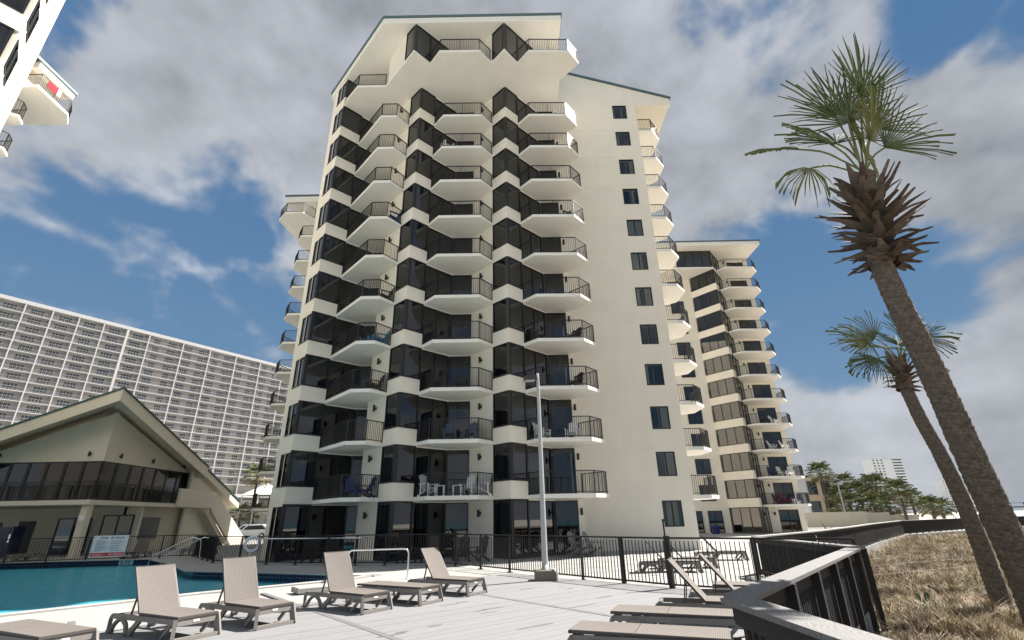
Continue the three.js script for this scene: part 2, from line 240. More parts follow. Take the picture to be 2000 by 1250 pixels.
// ---------------------------------------------------------------- the main tower
const tower = thing('condo_tower', 'cream high-rise with zigzag dark windows and stacked six-sided balconies behind the pool fence', 'building', [-3, 0, -30]);
const LAMP = (S, s, y, t = tower) => place('wall_lamp', lampGeo(), M.black, t, V3(S.at(s)[0], y, S.at(s)[1]).sub(t.position), S.ry);
{
  const V1 = [-11.84, -26.4], V2 = [-5.97, -24.95], V3_ = [-0.2, -25.0], T = tower;
  const off = (v, a, b = a) => [v[0] + a, v[1] - Math.abs(b)];
  // each column: vertex, length of left face window, where balcony starts on the right face, depth of recess, door, balcony outline
  const cols = [
    { v: V1, l: 0.95, r: 1.03, d: 2.45, door: [[-9.39, -28.85], [-8.27, -28.85]], bal: [[-10.81, -27.43], [-8.55, -24.92], [-7.5, -24.92], [-6.87, -25.85]], narrow: true },
    { v: V2, l: 0.9, r: 0.86, d: 2.28, door: [[-3.69, -27.23], [-2.48, -27.23]], bal: [[-5.11, -25.81], [-4.36, -24.95], [-1.8, -24.97], [-1.1, -25.9]] },
    { v: V3_, l: 0.9, r: 0.86, d: 2.28, door: [[2.08, -27.28], [3.28, -27.28]], bal: [[0.66, -25.86], [1.4, -25.03], [3.94, -25.08], [4.74, -26.05], [3.62, -27.2]] },
  ];
  const facade = [[-13.22, -27.78], V1, [-9.39, -28.85], [-8.27, -28.85], [-8.27, -27.25], V2, [-3.69, -27.23], [-2.48, -27.28], V3_, [2.08, -27.28], [3.6, -27.28], [3.6, -31.5], [-13.22, -31.5]];
  const inner = [[-13.0, -27.9], [-11.84, -26.68], [-9.5, -29.0], [-8.12, -29.0], [-8.12, -27.4], [-5.97, -25.23], [-3.72, -27.48], [-2.44, -27.48], [-0.2, -25.28], [2.05, -27.5], [3.4, -27.5], [3.4, -31.4], [-13.0, -31.4]];
  const slabG = boxUV(clean(prism(inner, 0, 0.19)));
  // tall walls
  const wl = (name, p, q, s0, s1, y0, y1, t = 0.2) => { const b = new MB(), S = seg(p, q); panel(b, S, s0, s1 ?? S.L, y0, y1, t); return part(name, b, M.stucco, T); };
  const R2 = Math.SQRT2;
  wl('wall', [-13.22, -27.78], V1, 0, (1.38 - 0.95) * R2, 0, 32.13);
  wl('wall', [-13.22, -46], [-13.22, -27.8], 0, undefined, 0, 32.13);
  wl('wall', off(V2, -2.3), off(V2, -0.9), 0, undefined, 0, 29.54);
  wl('wall', [-8.17, -28.9], [-8.17, -27.36], 0, undefined, 0, 29.54, 0.18);
  wl('wall', off(V3_, -2.28), off(V3_, -0.9), 0, undefined, 0, 29.54);
  wl('wall', [3.28, -27.28], [3.6, -27.28], 0, undefined, 0, 32.13);
  { const b = new MB(); b.box(3.5, 16.06, -28.5, 0.2, 32.13, 2.0); part('wall', b, M.stucco, T); }
  { // the plain wing with one window a floor, its top cut along the roof slope
    const holes = [], wins = []; for (let f = 1; f <= 12; f++) { const c = 1.86 + FH * (f - 1), x0 = 8.29, x1 = 9.4, y0 = c - 0.68, y1 = c + 0.7; holes.push([[x0, y0], [x1, y0], [x1, y1], [x0, y1]]); wins.push([x0, x1, y0, y1]); }
    part('wall', upright([[3.4, 0], [10.12, 0], [10.12, 32.13], [12.93, 32.13], [12.97, 32.75], [3.4, 36.2]], -29.4, 0.25, holes), M.stucco, T);
    const S = seg([0, -29.4], [20, -29.4]); for (const [x0, x1, y0, y1] of wins) win(T, S, x0, x1, y0, y1, { n: 2, fw: 0.07, off: -0.06, drape: 0.8 });
    part('wall', upright([[10.0, 32.135], [12.9, 32.135], [12.94, 32.7], [3.5, 36.1], [3.5, 32.135]], -29.66, 12), M.stucco, T);
    part('roof', upright([[3.4, 36.21], [13.05, 32.74], [13.05, 32.88], [3.4, 36.36]], -29.28, 13), M.teal, T);
    { const b = new MB(); b.box(10.02, 16.06, -38, 0.2, 32.12, 16.6); part('wall', b, M.stucco, T); }
    const SX = seg([10.12, -29.8], [10.12, -46]); for (let f = 2; f <= 11; f++) for (const [a, b, h] of [[0.9, 3.2, 0.2], [5.2, 6.8, 0.9], [8.4, 11.4, 0.2], [13, 14.8, 0.9]]) win(T, SX, a, b, yb(f) + h + 0.02, yb(f) + 2.4, { n: 2, fw: 0.07, off: 0.05, drape: 0.3 });
    const sc = new MB(); for (let f = 2; f <= 12; f += 1) sc.box(5.95, yb(f) + 0.1, -29.397, 4.6, 0.012, 0.008); part('wall_joint', sc, M.stucco2, T);
  }
  { const b = new MB(); b.box(-4.8, 15, -31.45, 16.6, 29.9, 0.12); part('interior_wall', b, M.room, T); const c = new MB(); for (const x of [-8.0, -2.3]) c.box(x, 15, -29.6, 0.12, 29.9, 3.4); part('interior_wall', c, M.room, T); }

  const lampLeft = [seg(off(V2, -2.3), off(V2, -0.9)), seg(off(V3_, -2.28), off(V3_, -0.9)), seg([3.28, -27.28], [3.6, -27.28])];
  for (let f = 1; f <= 12; f++) {
    const y0 = f === 1 ? 0 : yb(f), fl = f === 1 ? 0.06 : y0 + 0.19, yt = f === 12 ? 32.13 : yb(f + 1);
    if (f > 1 && f < 12) place('floor_slab', slabG, M.fascia, T, V3(0, y0 + 0.002, 0).sub(T.position));
    cols.forEach((c, i) => {
      if (f === 12 && i > 0) return;
      const v = c.v, A = seg(off(v, -c.l), v), B = seg(v, off(v, c.d)), C = seg(...c.door), rb = c.r * R2;
      if (f > 1) { // spandrel: a chevron under the two windows
        const P = [off(v, -c.l), v, off(v, c.r), [v[0] + c.r - 0.13, v[1] - c.r - 0.13], [v[0], v[1] - 0.26], [v[0] - c.l + 0.13, v[1] - c.l - 0.13]];
        place('spandrel', cached('sp' + i, () => boxUV(clean(prism(P, 0, 0.85)))), M.stucco, T, V3(0, y0, 0).sub(T.position));
        const ws = 0.85 + y0;
        const sill = place('sill', cached('sill' + i, () => { const b = new MB(); panel(b, A, -0.03, A.L + 0.02, 0, 0.035, 0.12, 0.035); panel(b, B, -0.02, rb + 0.03, 0, 0.036, 0.12, 0.036); return b.geo(); }), M.frame, T, V3(0, ws, 0).sub(T.position));
      }
      const wb = f === 1 ? 0.1 : y0 + 0.886, cm = 0.11;
      if (f === 1) { const b = new MB(); panel(b, A, 0, A.L, 0.001, 0.1, 0.15); panel(b, B, 0, B.L, 0.0015, 0.1, 0.15); panel(b, C, 0, C.L, 0.001, 0.1, 0.14); part('base_trim', b, M.frame, T); }
      // corner mullion
      { const b = new MB(), u = cm / R2; b.prism([off(v, -u), v, off(v, u), [v[0], v[1] - 2 * u]], wb, yt - 0.002); part('corner_mullion', b, M.frame, T); }
      if (c.narrow) { win(T, A, 0.02, 0.5, wb, yt - 0.12, { fw: 0.05, drape: 0.7 }); win(T, A, 0.62, A.L - cm - 0.02, wb, yt - 0.12, { fw: 0.05, drape: 0.7 }); const b = new MB(); panel(b, A, 0, A.L - 0.1, yt - 0.12, yt - 0.003, 0.15, -0.002); panel(b, A, 0.5, 0.62, wb, yt - 0.12, 0.12, -0.004); part('wall', b, M.stucco, T); }
      else win(T, A, 0.0, A.L - cm, wb, yt, { fw: 0.06 });
      win(T, B, cm, rb, wb, yt, { fw: 0.06 });
      const dh = f === 12 ? yt - 0.02 : yt - 0.06;
      win(T, B, rb + 0.002, B.L - 0.06, fl, dh, { n: 2, fw: 0.075, off: -0.06, name: 'sliding_door' });
      win(T, C, 0.0, C.L, fl, dh, { n: 1, fw: 0.06, off: -0.02, name: 'glass_door' });
      { const b = new MB(); panel(b, B, rb, B.L, dh, yt - 0.004, 0.12, -0.01); panel(b, C, 0, C.L, dh, yt - 0.004, 0.12, -0.012); part('door_head', b, M.fascia, T); }
      if (f < 12) LAMP(lampLeft[i], i === 2 ? 0.16 : lampLeft[i].L * 0.5, fl + 1.95);
      if (f > 1 && f < 12) {
        const back = i === 2 ? [[2.08, -27.3]] : i === 1 ? [[-2.48, -27.26], [-3.69, -27.26]] : [[-8.27, -27.27], [-8.27, -28.9], [-9.39, -28.9]];
        const slab = place('balcony', cached('bal' + i, () => boxUV(clean(prism([...c.bal, ...back], 0, 0.19)))), M.fascia, T, V3(0, y0, 0).sub(T.position));
        place('railing', railGeo('m' + i, inset(c.bal, 0.07)), M.black, slab, V3(0, 0.19, 0));
      }
    });
    // balconies on the end of the plain wing
    if (f > 1) {
      const ob = [[10.12, -29.48], [11.2, -29.48], [12.03, -30.5], [11.97, -32.2]];
      const s = place('balcony', cached('balR', () => boxUV(clean(prism([...ob, [10.12, -33.6]], 0, 0.19)))), M.fascia, T, V3(0, y0, 0).sub(T.position)); place('railing', railGeo('mR', inset(ob, 0.07)), M.black, s, V3(0, 0.19, 0));
      const ob2 = [[10.12, -38.0], [12.2, -38.0], [13.2, -39.1], [13.1, -40.8]];
      const s2 = place('balcony', cached('balR2', () => boxUV(clean(prism([...ob2, [10.12, -41.6]], 0, 0.19)))), M.fascia, T, V3(0, y0, 0).sub(T.position)); place('railing', railGeo('mR2', inset(ob2, 0.07)), M.black, s2, V3(0, 0.19, 0));
    }
  }
  // penthouse: slab pushed forward over the floors below
  const y0 = 29.54, fl = 29.73, yt = 32.13, P2 = [-5.97, -22.17], P3 = [-0.17, -22.2];
  const front = [[-11.5, -25.98], [-10.4, -24.85], [-8.42, -24.85], P2, [-5.08, -23.14], [-4.34, -22.24], [-1.77, -22.26], [-1.03, -23.15], P3, [0.68, -23.2], [1.39, -22.33], [3.99, -22.4], [4.74, -23.3], [3.58, -24.6]];
  part('penthouse_slab', prism([...front, [3.58, -31.4], [-13.0, -31.4], [-13.0, -27.85], [-11.84, -26.66]], y0, fl, [], 0.01), M.fascia, T);
  const rails = [[[-11.4, -25.95], [-10.37, -24.93], [-8.5, -24.93]], [[-5.0, -23.12], [-4.3, -22.33], [-1.81, -22.35], [-1.12, -23.14]], [[0.74, -23.18], [1.43, -22.42], [3.95, -22.49], [4.63, -23.3], [3.7, -24.5]]];
  rails.forEach((r, i) => part('railing', railGeo('ph' + i, r).clone().translate(0, fl, 0), M.black, T));
  for (const [P, l, d, door] of [[P2, 0.75, 2.3, [[-3.67, -24.47], [-2.4, -24.47]]], [P3, 0.82, 2.3, [[2.13, -24.5], [3.3, -24.5]]]]) {
    const A = seg(off(P, -l), P), B = seg(P, off(P, d)), C = seg(...door), b = new MB(), u = 0.12;
    b.prism([off(P, -u), P, off(P, u), [P[0], P[1] - 2 * u]], fl, yt - 0.002); part('corner_mullion', b, M.frame, T);
    win(T, A, 0, A.L - 0.17, fl, yt, { drape: 0.2 }); win(T, B, 0.17, 1.25, fl, yt, { drape: 0.2 }); win(T, B, 1.252, B.L, fl, yt, { n: 2, fw: 0.07, name: 'sliding_door', drape: 0.3 }); win(T, C, 0, C.L, fl, yt - 0.05, { name: 'glass_door' });
  }
  wl('wall', [-8.32, -24.85 + 0.0], off(P2, -0.75), 0, undefined, fl, yt, 0.15);
  wl('wall', off(P3, -2.3), off(P3, -0.82), 0, undefined, fl, yt, 0.15);
  wl('wall', [3.3, -24.5], [3.56, -24.5], 0, undefined, fl, yt, 0.15);
  { const b = new MB(); b.box(3.47, 30.93, -27, 0.15, 2.4, 4.8).box(-8.25, 30.93, -27.2, 0.14, 2.4, 4.5).box(-4, 30.93, -28, 7, 2.4, 0.15); part('interior_wall', b, M.stucco, T); }
  const roofP = [[-8.12, -22.1], [3.6, -22.1], [3.6, -36], [-13.65, -36], [-13.65, -28.15]];
  part('roof_fascia', prism(roofP, yt, 32.6, [], 0.02), M.fascia, T);
  part('roof', prism([[-8.17, -22.02], [3.68, -22.02], [3.68, -36], [-13.75, -36], [-13.75, -28.12]], 32.6, 32.76, [], 0.02), M.teal, T);
}
// the rear wing that shows past the left edge of the main tower
{
  const T = thing('rear_wing', 'rear wing of the cream tower with a stack of small balconies beside its left edge', 'building', [-18, 0, -44]);
  const ob = [[-19.9, -44], [-20.72, -40.6], [-19.9, -39.42], [-18.4, -39.42]];
  { const b = new MB(); b.box(-16.4, 16, -47, 5.6, 32.1, 12); part('wall', b, M.stucco, T); }
  for (let f = 2; f <= 11; f++) {
    const s = place('balcony', cached('balL', () => boxUV(clean(prism([...ob, [-17.5, -42]], 0, 0.19)))), M.fascia, T, V3(0, yb(f), 0).sub(T.position)); place('railing', railGeo('mL', inset(ob, 0.07)), M.black, s, V3(0, 0.19, 0));
  }
  const big = [[-22.65, -44.2], [-22.95, -40.6], [-21.8, -39.45], [-20.05, -39.45], [-19.4, -40.6]];
  const s = part('balcony', prism([...big, [-19, -44.2]], 29.54, 29.73), M.fascia, T); part('railing', railGeo('mLb', inset(big, 0.07)).clone().translate(0, 29.73, 0), M.black, s);
  { const b = new MB(); b.box(-19.3, 30.9, -43.2, 0.3, 2.5, 4); part('wall', b, M.stucco, T); }
  part('roof_fascia', prism([[-22.9, -41.1], [-14, -41.1], [-14, -52], [-22.9, -52]], 32.13, 32.75), M.fascia, T); part('roof', prism([[-23, -41], [-14, -41], [-14, -52], [-23, -52]], 32.75, 32.92), M.teal, T);
}
// the second tower on the right
{
  const T = thing('second_tower', 'matching cream tower farther along the beach with corner windows and dark-railed balconies', 'building', [26, -0.17, -56]), dy = -0.17, R2 = Math.SQRT2;
  const V = [24.45, -52.2], Le = [22.4, -54.8], Re = [26.55, -54.9], A = seg(Le, V), B = seg(V, Re), C = seg(Re, [30.2, -54.9]), D = seg([17.2, -54.82], Le);
  const bal = [[25.14, -52.87], [25.86, -51.97], [29.25, -52.07], [30.2, -53.2], [30.2, -54.9]];
  { const b = new MB(); panel(b, D, 0, D.L, 0.001 + dy, 32 + dy, 0.2); part('wall', b, M.stucco, T); const c = new MB(); c.box(30.1, 16, -62, 0.2, 32, 14.1); part('wall', c, M.stucco, T);
    const d = new MB(); panel(d, C, 0, 1.0, 0.001 + dy, 32 + dy, 0.2); part('wall', d, M.stucco, T); const e = new MB(); panel(e, C, 3.1, C.L, 0.001 + dy, 32 + dy, 0.2); part('wall', e, M.stucco, T);
    const g = new MB(); g.box(25.5, 15.9, -58.2, 9, 31.8, 0.2); part('interior_wall', g, M.room, T); }
  for (let f = 1; f <= 12; f++) {
    const y0 = (f === 1 ? 0 : yb(f)) + dy, fl = f === 1 ? 0.03 + dy : y0 + 0.19, yt = (f === 12 ? 32.13 : yb(f + 1)) + dy, full = f === 1;
    if (f > 1) place('floor_slab', cached('t2slab', () => boxUV(clean(prism([[22.5, -55], [24.45, -52.45], [26.5, -55.1], [30, -55.1], [30, -58], [22.5, -58]], 0, 0.19)))), M.fascia, T, V3(0, y0 + 0.002, 0).sub(T.position));
    if (f < 12) {
      if (!full) { const P = [Le, V, [V[0] + 0.68, V[1] - 0.87], [V[0] + 0.55, V[1] - 1.0], [V[0], V[1] - 0.3], [Le[0] + 0.15, Le[1] - 0.13]]; place('spandrel', cached('t2sp', () => boxUV(clean(prism(P, 0, 0.85)))), M.stucco, T, V3(0, y0, 0).sub(T.position)); }
      const wb = full ? 0.1 : y0 + 0.85;
      win(T, A, 0.15, A.L - 0.1, wb, yt, { n: 3, fw: 0.08, drape: 0.2 }); win(T, B, 0.1, 1.08, wb, yt, { fw: 0.07 });
      { const b = new MB(); b.prism([[V[0] - 0.1, V[1] - 0.12], V, [V[0] + 0.1, V[1] - 0.12], [V[0], V[1] - 0.24]], wb, yt - 0.002); part('corner_mullion', b, M.frame, T); }
    } else { const S = seg([19.95, -52.3], [24.45, -52.3]); win(T, S, 0.3, S.L, fl, yt, { n: 4, fw: 0.08, drape: 0.2 }); win(T, B, 0.1, 1.08, fl, yt, { fw: 0.07 }); const b = new MB(); b.box(20, 31, -54, 0.3, 2.4, 3.4); part('wall', b, M.stucco, T); }
    win(T, B, 1.1, B.L, fl, yt - 0.05, { n: 2, fw: 0.08, name: 'sliding_door' });
    win(T, C, 1.0, 3.1, fl, yt - 0.28, { n: 2, fw: 0.08, name: 'sliding_door', off: -0.08 });
    { const b = new MB(); panel(b, C, 1.0, 3.1, yt - 0.28, yt, 0.18, -0.005); part('door_head', b, M.stucco, T); }
    if (f > 1 && f < 12) win(T, D, 2.4, 4.0, y0 + 0.7, y0 + 2.3, { n: 2, fw: 0.07, off: 0.04, drape: 0.9 });
    if (f === 1) { win(T, D, 2.9, 4.4, 0.1, 2.2, { n: 2, fw: 0.07, off: 0.04, name: 'glass_door' }); win(T, D, 1.6, 2.3, 0.1, 2.2, { n: 1, fw: 0.07, off: 0.04, name: 'glass_door' }); }
    place('wall_lamp', lampGeo(), M.black, T, V3(27.1, fl + 1.95, -54.9).sub(T.position));
    if (f > 1) { const s = place('balcony', cached('t2bal', () => boxUV(clean(prism([...bal, [26.5, -54.95]], 0, 0.19)))), M.fascia, T, V3(0, y0, 0).sub(T.position)); place('railing', railGeo('t2', inset(bal, 0.07)), M.black, s, V3(0, 0.19, 0)); }
  }
  part('penthouse_slab', prism([[19.6, -51.95], [24.42, -52.0], [25.12, -52.84], [26.5, -55], [22.4, -54.9], [19.6, -54.9]], 29.54 + dy - 0.003, 29.72 + dy), M.fascia, T);
  part('roof_fascia', prism([[17, -51], [30.1, -51], [30.1, -68], [17, -68]], 32.13 + dy, 32.62 + dy), M.fascia, T); part('roof', prism([[17, -50.92], [30.2, -50.92], [30.2, -68], [17, -68]], 32.62 + dy, 32.78 + dy), M.teal, T);
}
// the near tower whose corner leans into the top left of the view
{
  const T = thing('near_tower', 'corner of a nearby cream tower overhead with paired narrow windows and a jutting balcony', 'building', [-30, 0, -20]);
  const V = [-21.05, -14.5], Lf = [-24.2, -10.6], Rb = [-24.75, -18.2];
  // faces: front-left glass from Lf to V, right face from V back to Rb
  const A = seg(Lf, V), B = seg(V, Rb);
  const body = [Lf, V, Rb, [-33.5, -23.9], [-44, -23.9], [-44, -10.6]];
  const core = [[-24.3, -10.9], [-21.5, -14.5], [-25.0, -18.4], [-33.5, -24.2], [-44, -24.2], [-44, -10.9]];
  part('interior_wall', prism([[-26, -11.4], [-22.6, -15], [-25.4, -18.5], [-43, -23], [-43, -11.4]], 0, 32), M.room, T);
  for (let f = 1; f <= 12; f++) {
    const y0 = f === 1 ? 0 : yb(f) + 0.09, ws = y0 + 0.95, yt = f === 12 ? 32.13 : yb(f + 1) + 0.09;
    { const b = new MB(); panel(b, A, 0, A.L, y0, ws, 0.2); part('spandrel', b, M.stucco, T); }
    { const b = new MB(), h = 0.22; panel(b, B, 0.12, B.L, y0, ws, 0.2); panel(b, B, 0.12, B.L, yt - 0.15, yt, 0.2); panel(b, B, 1.75, B.L, ws, yt - 0.15, 0.2); panel(b, B, 0.12, 0.3, ws, yt - 0.15, 0.2); panel(b, B, 0.95, 1.1, ws, yt - 0.15, 0.2); part('wall', b, M.stucco, T); }
    if (f > 4) { win(T, A, 0, A.L - 0.14, ws, yt, { n: 3, fw: 0.09 }); win(T, B, 0.3, 0.95, ws, yt - 0.15, { fw: 0.1, off: 0.0 }); win(T, B, 1.1, 1.75, ws, yt - 0.15, { fw: 0.1, off: 0.0 }); }
  }
  { const b = new MB(), S = seg(Rb, [-33.5, -23.9]); panel(b, S, 0, S.L, 0, 32.1, 0.2); part('wall', b, M.stucco, T); }
  const sl = [[-33.6, -24.3], [-32.05, -24.3], [-32.15, -26.85], [-32.95, -27.75], [-35.9, -27.65], [-36.3, -26]], edge = [[-35.9, -27.65], [-32.95, -27.75], [-32.15, -26.85], [-32.05, -24.3], [-33.2, -24.3]].map((p) => p);
  const s1 = part('balcony', prism(sl, 29.54, 29.74), M.fascia, T); part('railing', railGeo('nt', [[-35.8, -27.57], [-32.98, -27.66], [-32.24, -26.82], [-32.14, -24.4], [-33.2, -24.4]]).clone().translate(0, 29.74, 0), M.black, s1);
  for (const f of [10, 11]) { const s = part('balcony', prism([[-33.4, -23.6], [-32.35, -24.3], [-32.75, -25.0], [-34.2, -25]], yb(f), yb(f) + 0.19), M.fascia, T); part('railing', railGeo('nt2', [[-32.6, -23.95], [-32.42, -24.3], [-32.8, -24.92], [-34, -24.92]]).clone().translate(0, yb(f) + 0.19, 0), M.black, s); }
  { const b = new MB(); b.box(-35.2, 30.9, -25.8, 2.2, 2.6, 2.6); part('wall', b, M.stucco2, T); }
  part('roof_fascia', prism([[-33.4, -24.9], [-33.4, -27.8], [-44, -27.8], [-44, -24.9]], 32.13, 32.65), M.fascia, T); part('roof', prism([[-33.32, -24.4], [-33.32, -27.9], [-44, -27.9], [-44, -24.4]], 32.65, 32.85), M.teal, T);
}

// ---------------------------------------------------------------- pool house
{
  const T = thing('pool_house', 'tan two-storey pool house with peaked green-edged roof over a corner balcony', 'building', [-32, 0, -40]);
  const K = [-28.1, -34.15], sl = 0.36, wallTop = (d) => 9.3 - d * sl;
  const L = 22, D = 13.5;
  const up1 = (y0, y1, x0, x1, z, t, name, m) => { const b = new MB(); b.box((x0 + x1) / 2, (y0 + y1) / 2, z - t / 2, x1 - x0, y1 - y0, t); return part(name, b, m, T); };
  // upper walls: two faces that meet in a corner and rise to the peak
  part('wall', upright([[K[0], 5.9], [K[0], 9.2], [K[0] - 9.6, 9.2 - 9.6 * sl], [K[0] - 9.6, 5.9]], K[1], 0.2), M.stucco2, T);
  { const g = upright([[0, 5.9], [0, 9.19], [D * 0.7, 9.19 - D * 0.7 * sl], [D * 0.7, 5.9]], 0, 0.2); g.rotateY(Math.PI / 2); g.translate(K[0] + 0.002, 0, K[1] - 0.004); part('wall', g, M.stucco2, T); }
  { const b = new MB(); b.box(K[0] - 0.1, 4.6, -45.2, 0.2, 2.7, 3.3); part('wall', b, M.stucco2, T); }
  const SF = seg([K[0] - L, K[1]], K), SR = seg(K, [K[0], K[1] - 9.4]);
  for (let i = 0; i < 9; i++) win(T, SF, SF.L - 1.25 * (i + 1), SF.L - 1.25 * i - 0.02, 3.36, 5.9, { fw: 0.09, drape: 0.1 });
  for (let i = 0; i < 7; i++) win(T, SR, 1.34 * i + 0.02, 1.34 * (i + 1), 3.36, 5.9, { fw: 0.09, drape: 0.1 });
  { const b = new MB(); b.box(-40, 4.6, -37.5, 20, 2.6, 0.2).box(-31.5, 4.6, -41, 0.2, 2.6, 9); part('interior_wall', b, M.room, T); const c = new MB(); c.box(-39, 5.97, -39, 21.6, 0.1, 9); part('ceiling', c, M.room, T); }
  // balcony slab and railing
  part('balcony', prism([[-48, -32.35], [-26.75, -32.35], [-26.75, -45.4], [-28.4, -45.4], [-28.4, -50], [-48, -50]], 3.05, 3.33), M.stucco2, T);
  { const r = railGeo('phr', [[-46, -32.42], [-43.4, -32.42], [-40.8, -32.42], [-38.2, -32.42], [-35.6, -32.42], [-33.4, -32.42], [-31.2, -32.42], [-29.0, -32.42], [-26.82, -32.42], [-26.82, -34.8], [-26.82, -37.2], [-26.82, -39.4], [-26.82, -40.7]], 1.12, 0.11); part('railing', r.clone().translate(0, 3.33, 0), M.black, T); }
  // roof: two planes folded along a ridge that runs back from the corner
  const X = -26.45, Z = -32.05, pk = 10.5, run = 9.8;
  const roofGeo = (lift, th, o) => { // top surface corners
    const P = (x, y, z) => [x, y + lift, z], q = [];
    const A = P(X + o, pk, Z + o), Bl = P(X - 21, pk - 21 * sl, Z + o), Br = P(X + o, pk - 11.4 * sl, Z - 11.4), R = P(X - 14, pk + 0.6, Z - 14), Bl2 = P(X - 21, pk - 21 * sl, Z - 14), Br2 = P(X - 8, pk - 11.4 * sl + 0.2, Z - 14);
    const tri = (a, b, c) => q.push(...a, ...b, ...c), dn = (p) => [p[0], p[1] - th, p[2]];
    const quad = (a, b, c, d) => { tri(a, b, c); tri(a, c, d); };
    tri(A, R, Bl); tri(R, Bl2, Bl); tri(A, Br, R); tri(Br, Br2, R);
    tri(dn(A), dn(Bl), dn(R)); tri(dn(R), dn(Bl), dn(Bl2)); tri(dn(A), dn(R), dn(Br)); tri(dn(Br), dn(R), dn(Br2));
    quad(A, Bl, dn(Bl), dn(A)); quad(Br, A, dn(A), dn(Br)); quad(Br2, Br, dn(Br), dn(Br2));
    const g = new THREE.BufferGeometry(); g.setAttribute('position', new THREE.BufferAttribute(new Float32Array(q), 3)); g.computeVertexNormals(); return g; };
  part('roof_fascia', roofGeo(-0.1, 0.82, 0), M.stucco2, T);
  part('roof', roofGeo(0, 0.1, 0.09), M.green, T);
  { // lower roof tail beyond the corner balcony
    const g = upright([[0, 6.0], [0, 6.55], [7.2, 3.75], [7.2, 3.2]], 0, 6); g.rotateY(Math.PI / 2); g.translate(-27.0, 0, -43.3); part('roof_fascia', g, M.stucco2, T);
    const h = upright([[-0.1, 6.6], [-0.1, 6.71], [7.3, 3.85], [7.3, 3.74]], 0, 6); h.rotateY(Math.PI / 2); h.translate(-26.9, 0, -43.3); part('roof', h, M.green, T);
    const w = upright([[0, 0], [0, 6.0], [6.6, 3.45], [6.6, 0]], 0, 0.2); w.rotateY(Math.PI / 2); w.translate(-27.6, 0, -43.3); part('wall', w, M.stucco, T);
  }
  { // stair parapet
    const g = upright([[8.3, 3.1], [8.3, 4.47], [13.2, 4.42], [19.4, 0.55], [19.4, 0], [17.1, 0], [13.2, 2.75], [12.9, 3.1]], 0, 0.22); g.rotateY(Math.PI / 2); g.translate(-26.6, 0, -32.4); part('stair_parapet', g, M.stucco2, T);
    const s = upright([[13.2, 2.75], [17.1, 0], [16.3, 0], [12.6, 2.75]], 0, 1.5); s.rotateY(Math.PI / 2); s.translate(-26.85, 0, -32.4); part('stair', s, M.stucco2, T);
    part('column', new MB().box(-27.1, 1.52, -32.75, 0.42, 3.05, 0.42), M.stucco2, T); part('column', new MB().box(-39.1, 1.52, -32.75, 0.42, 3.05, 0.42), M.stucco2, T);
  }
  // ground floor recess
  { const b = new MB(); b.box(-40, 1.5, -37.6, 26, 3.06, 0.2); part('wall', b, M.stucco2, T); const c = new MB(); c.box(-28.2, 1.5, -43.6, 0.2, 3.06, 12.2); part('wall', c, M.stucco2, T); }
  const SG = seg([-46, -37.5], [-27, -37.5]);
  { win(T, SG, 13.2, 15.6, 0.02, 2.35, { n: 2, fw: 0.08, off: 0.06, glass: M.far_glass, drape: 0, name: 'sliding_door' }); win(T, SG, 16.4, 18.6, 0.9, 2.5, { n: 2, fw: 0.07, off: 0.06, glass: M.far_glass, drape: 0 }); const d = new MB(); panel(d, SG, 8.2, 9.2, 0.02, 2.15, 0.05, 0.04); const dd = part('door', d, std(0.12, 0.11, 0.095, 0.7), T); part('handle', new MB().box(-37.0, 1.05, -37.42, 0.1, 0.03, 0.06), M.steel, dd); const e = new MB(); panel(e, SG, 10.4, 11.6, 0.02, 2.2, 0.05, 0.04); part('door', e, std(0.045, 0.045, 0.045, 0.6), T); }  // glazed door and window: dark panels whose colour stands for the dim open room
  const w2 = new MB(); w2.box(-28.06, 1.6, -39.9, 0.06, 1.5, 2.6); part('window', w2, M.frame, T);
  const SF2 = seg([K[0] - L, K[1]], K); for (const s of [SF2.L - 7.2, SF2.L - 1.0]) LAMP(SF2, s, 6.35, T);
  for (const s of [1.3, 4.6, 8.4]) LAMP(SR, s, 6.35, T);
}
{ // notice on the pool house column and drinks machine under the balcony
  single('notice_plate', new MB().box(-27.1, 2.25, -32.52, 0.4, 0.3, 0.02), M.white, 'small pale notice fixed to the pool house column', 'notice');
  const vm = thing('vending_machine', 'dark blue drinks machine standing under the pool house balcony', 'vending machine', [-33.2, 0, -34.6]);
  part('cabinet', new MB().box(-33.2, 0.93, -34.6, 1.0, 1.84, 0.8), std(0.02, 0.03, 0.09, 0.3), vm);
  const art = tex(128, (u, v) => { const a = tile((x, y) => fbm(x, y, 3.3, 4), u, v, 6); return [0.12 + Math.max(0, a) * 0.9, 0.1 + Math.max(0, a) * 0.5, 0.25 + 0.3 * Math.max(0, -a)]; }, 1, true);
  part('front_panel', new MB().box(-33.28, 1.1, -34.19, 0.74, 1.4, 0.02), std(1, 1, 1, 0.3, { map: art }), vm); part('coin_slot', new MB().box(-32.82, 1.15, -34.19, 0.1, 0.5, 0.02), M.steel, vm); part('dispenser', new MB().box(-33.28, 0.24, -34.19, 0.6, 0.16, 0.02), M.black, vm);
}

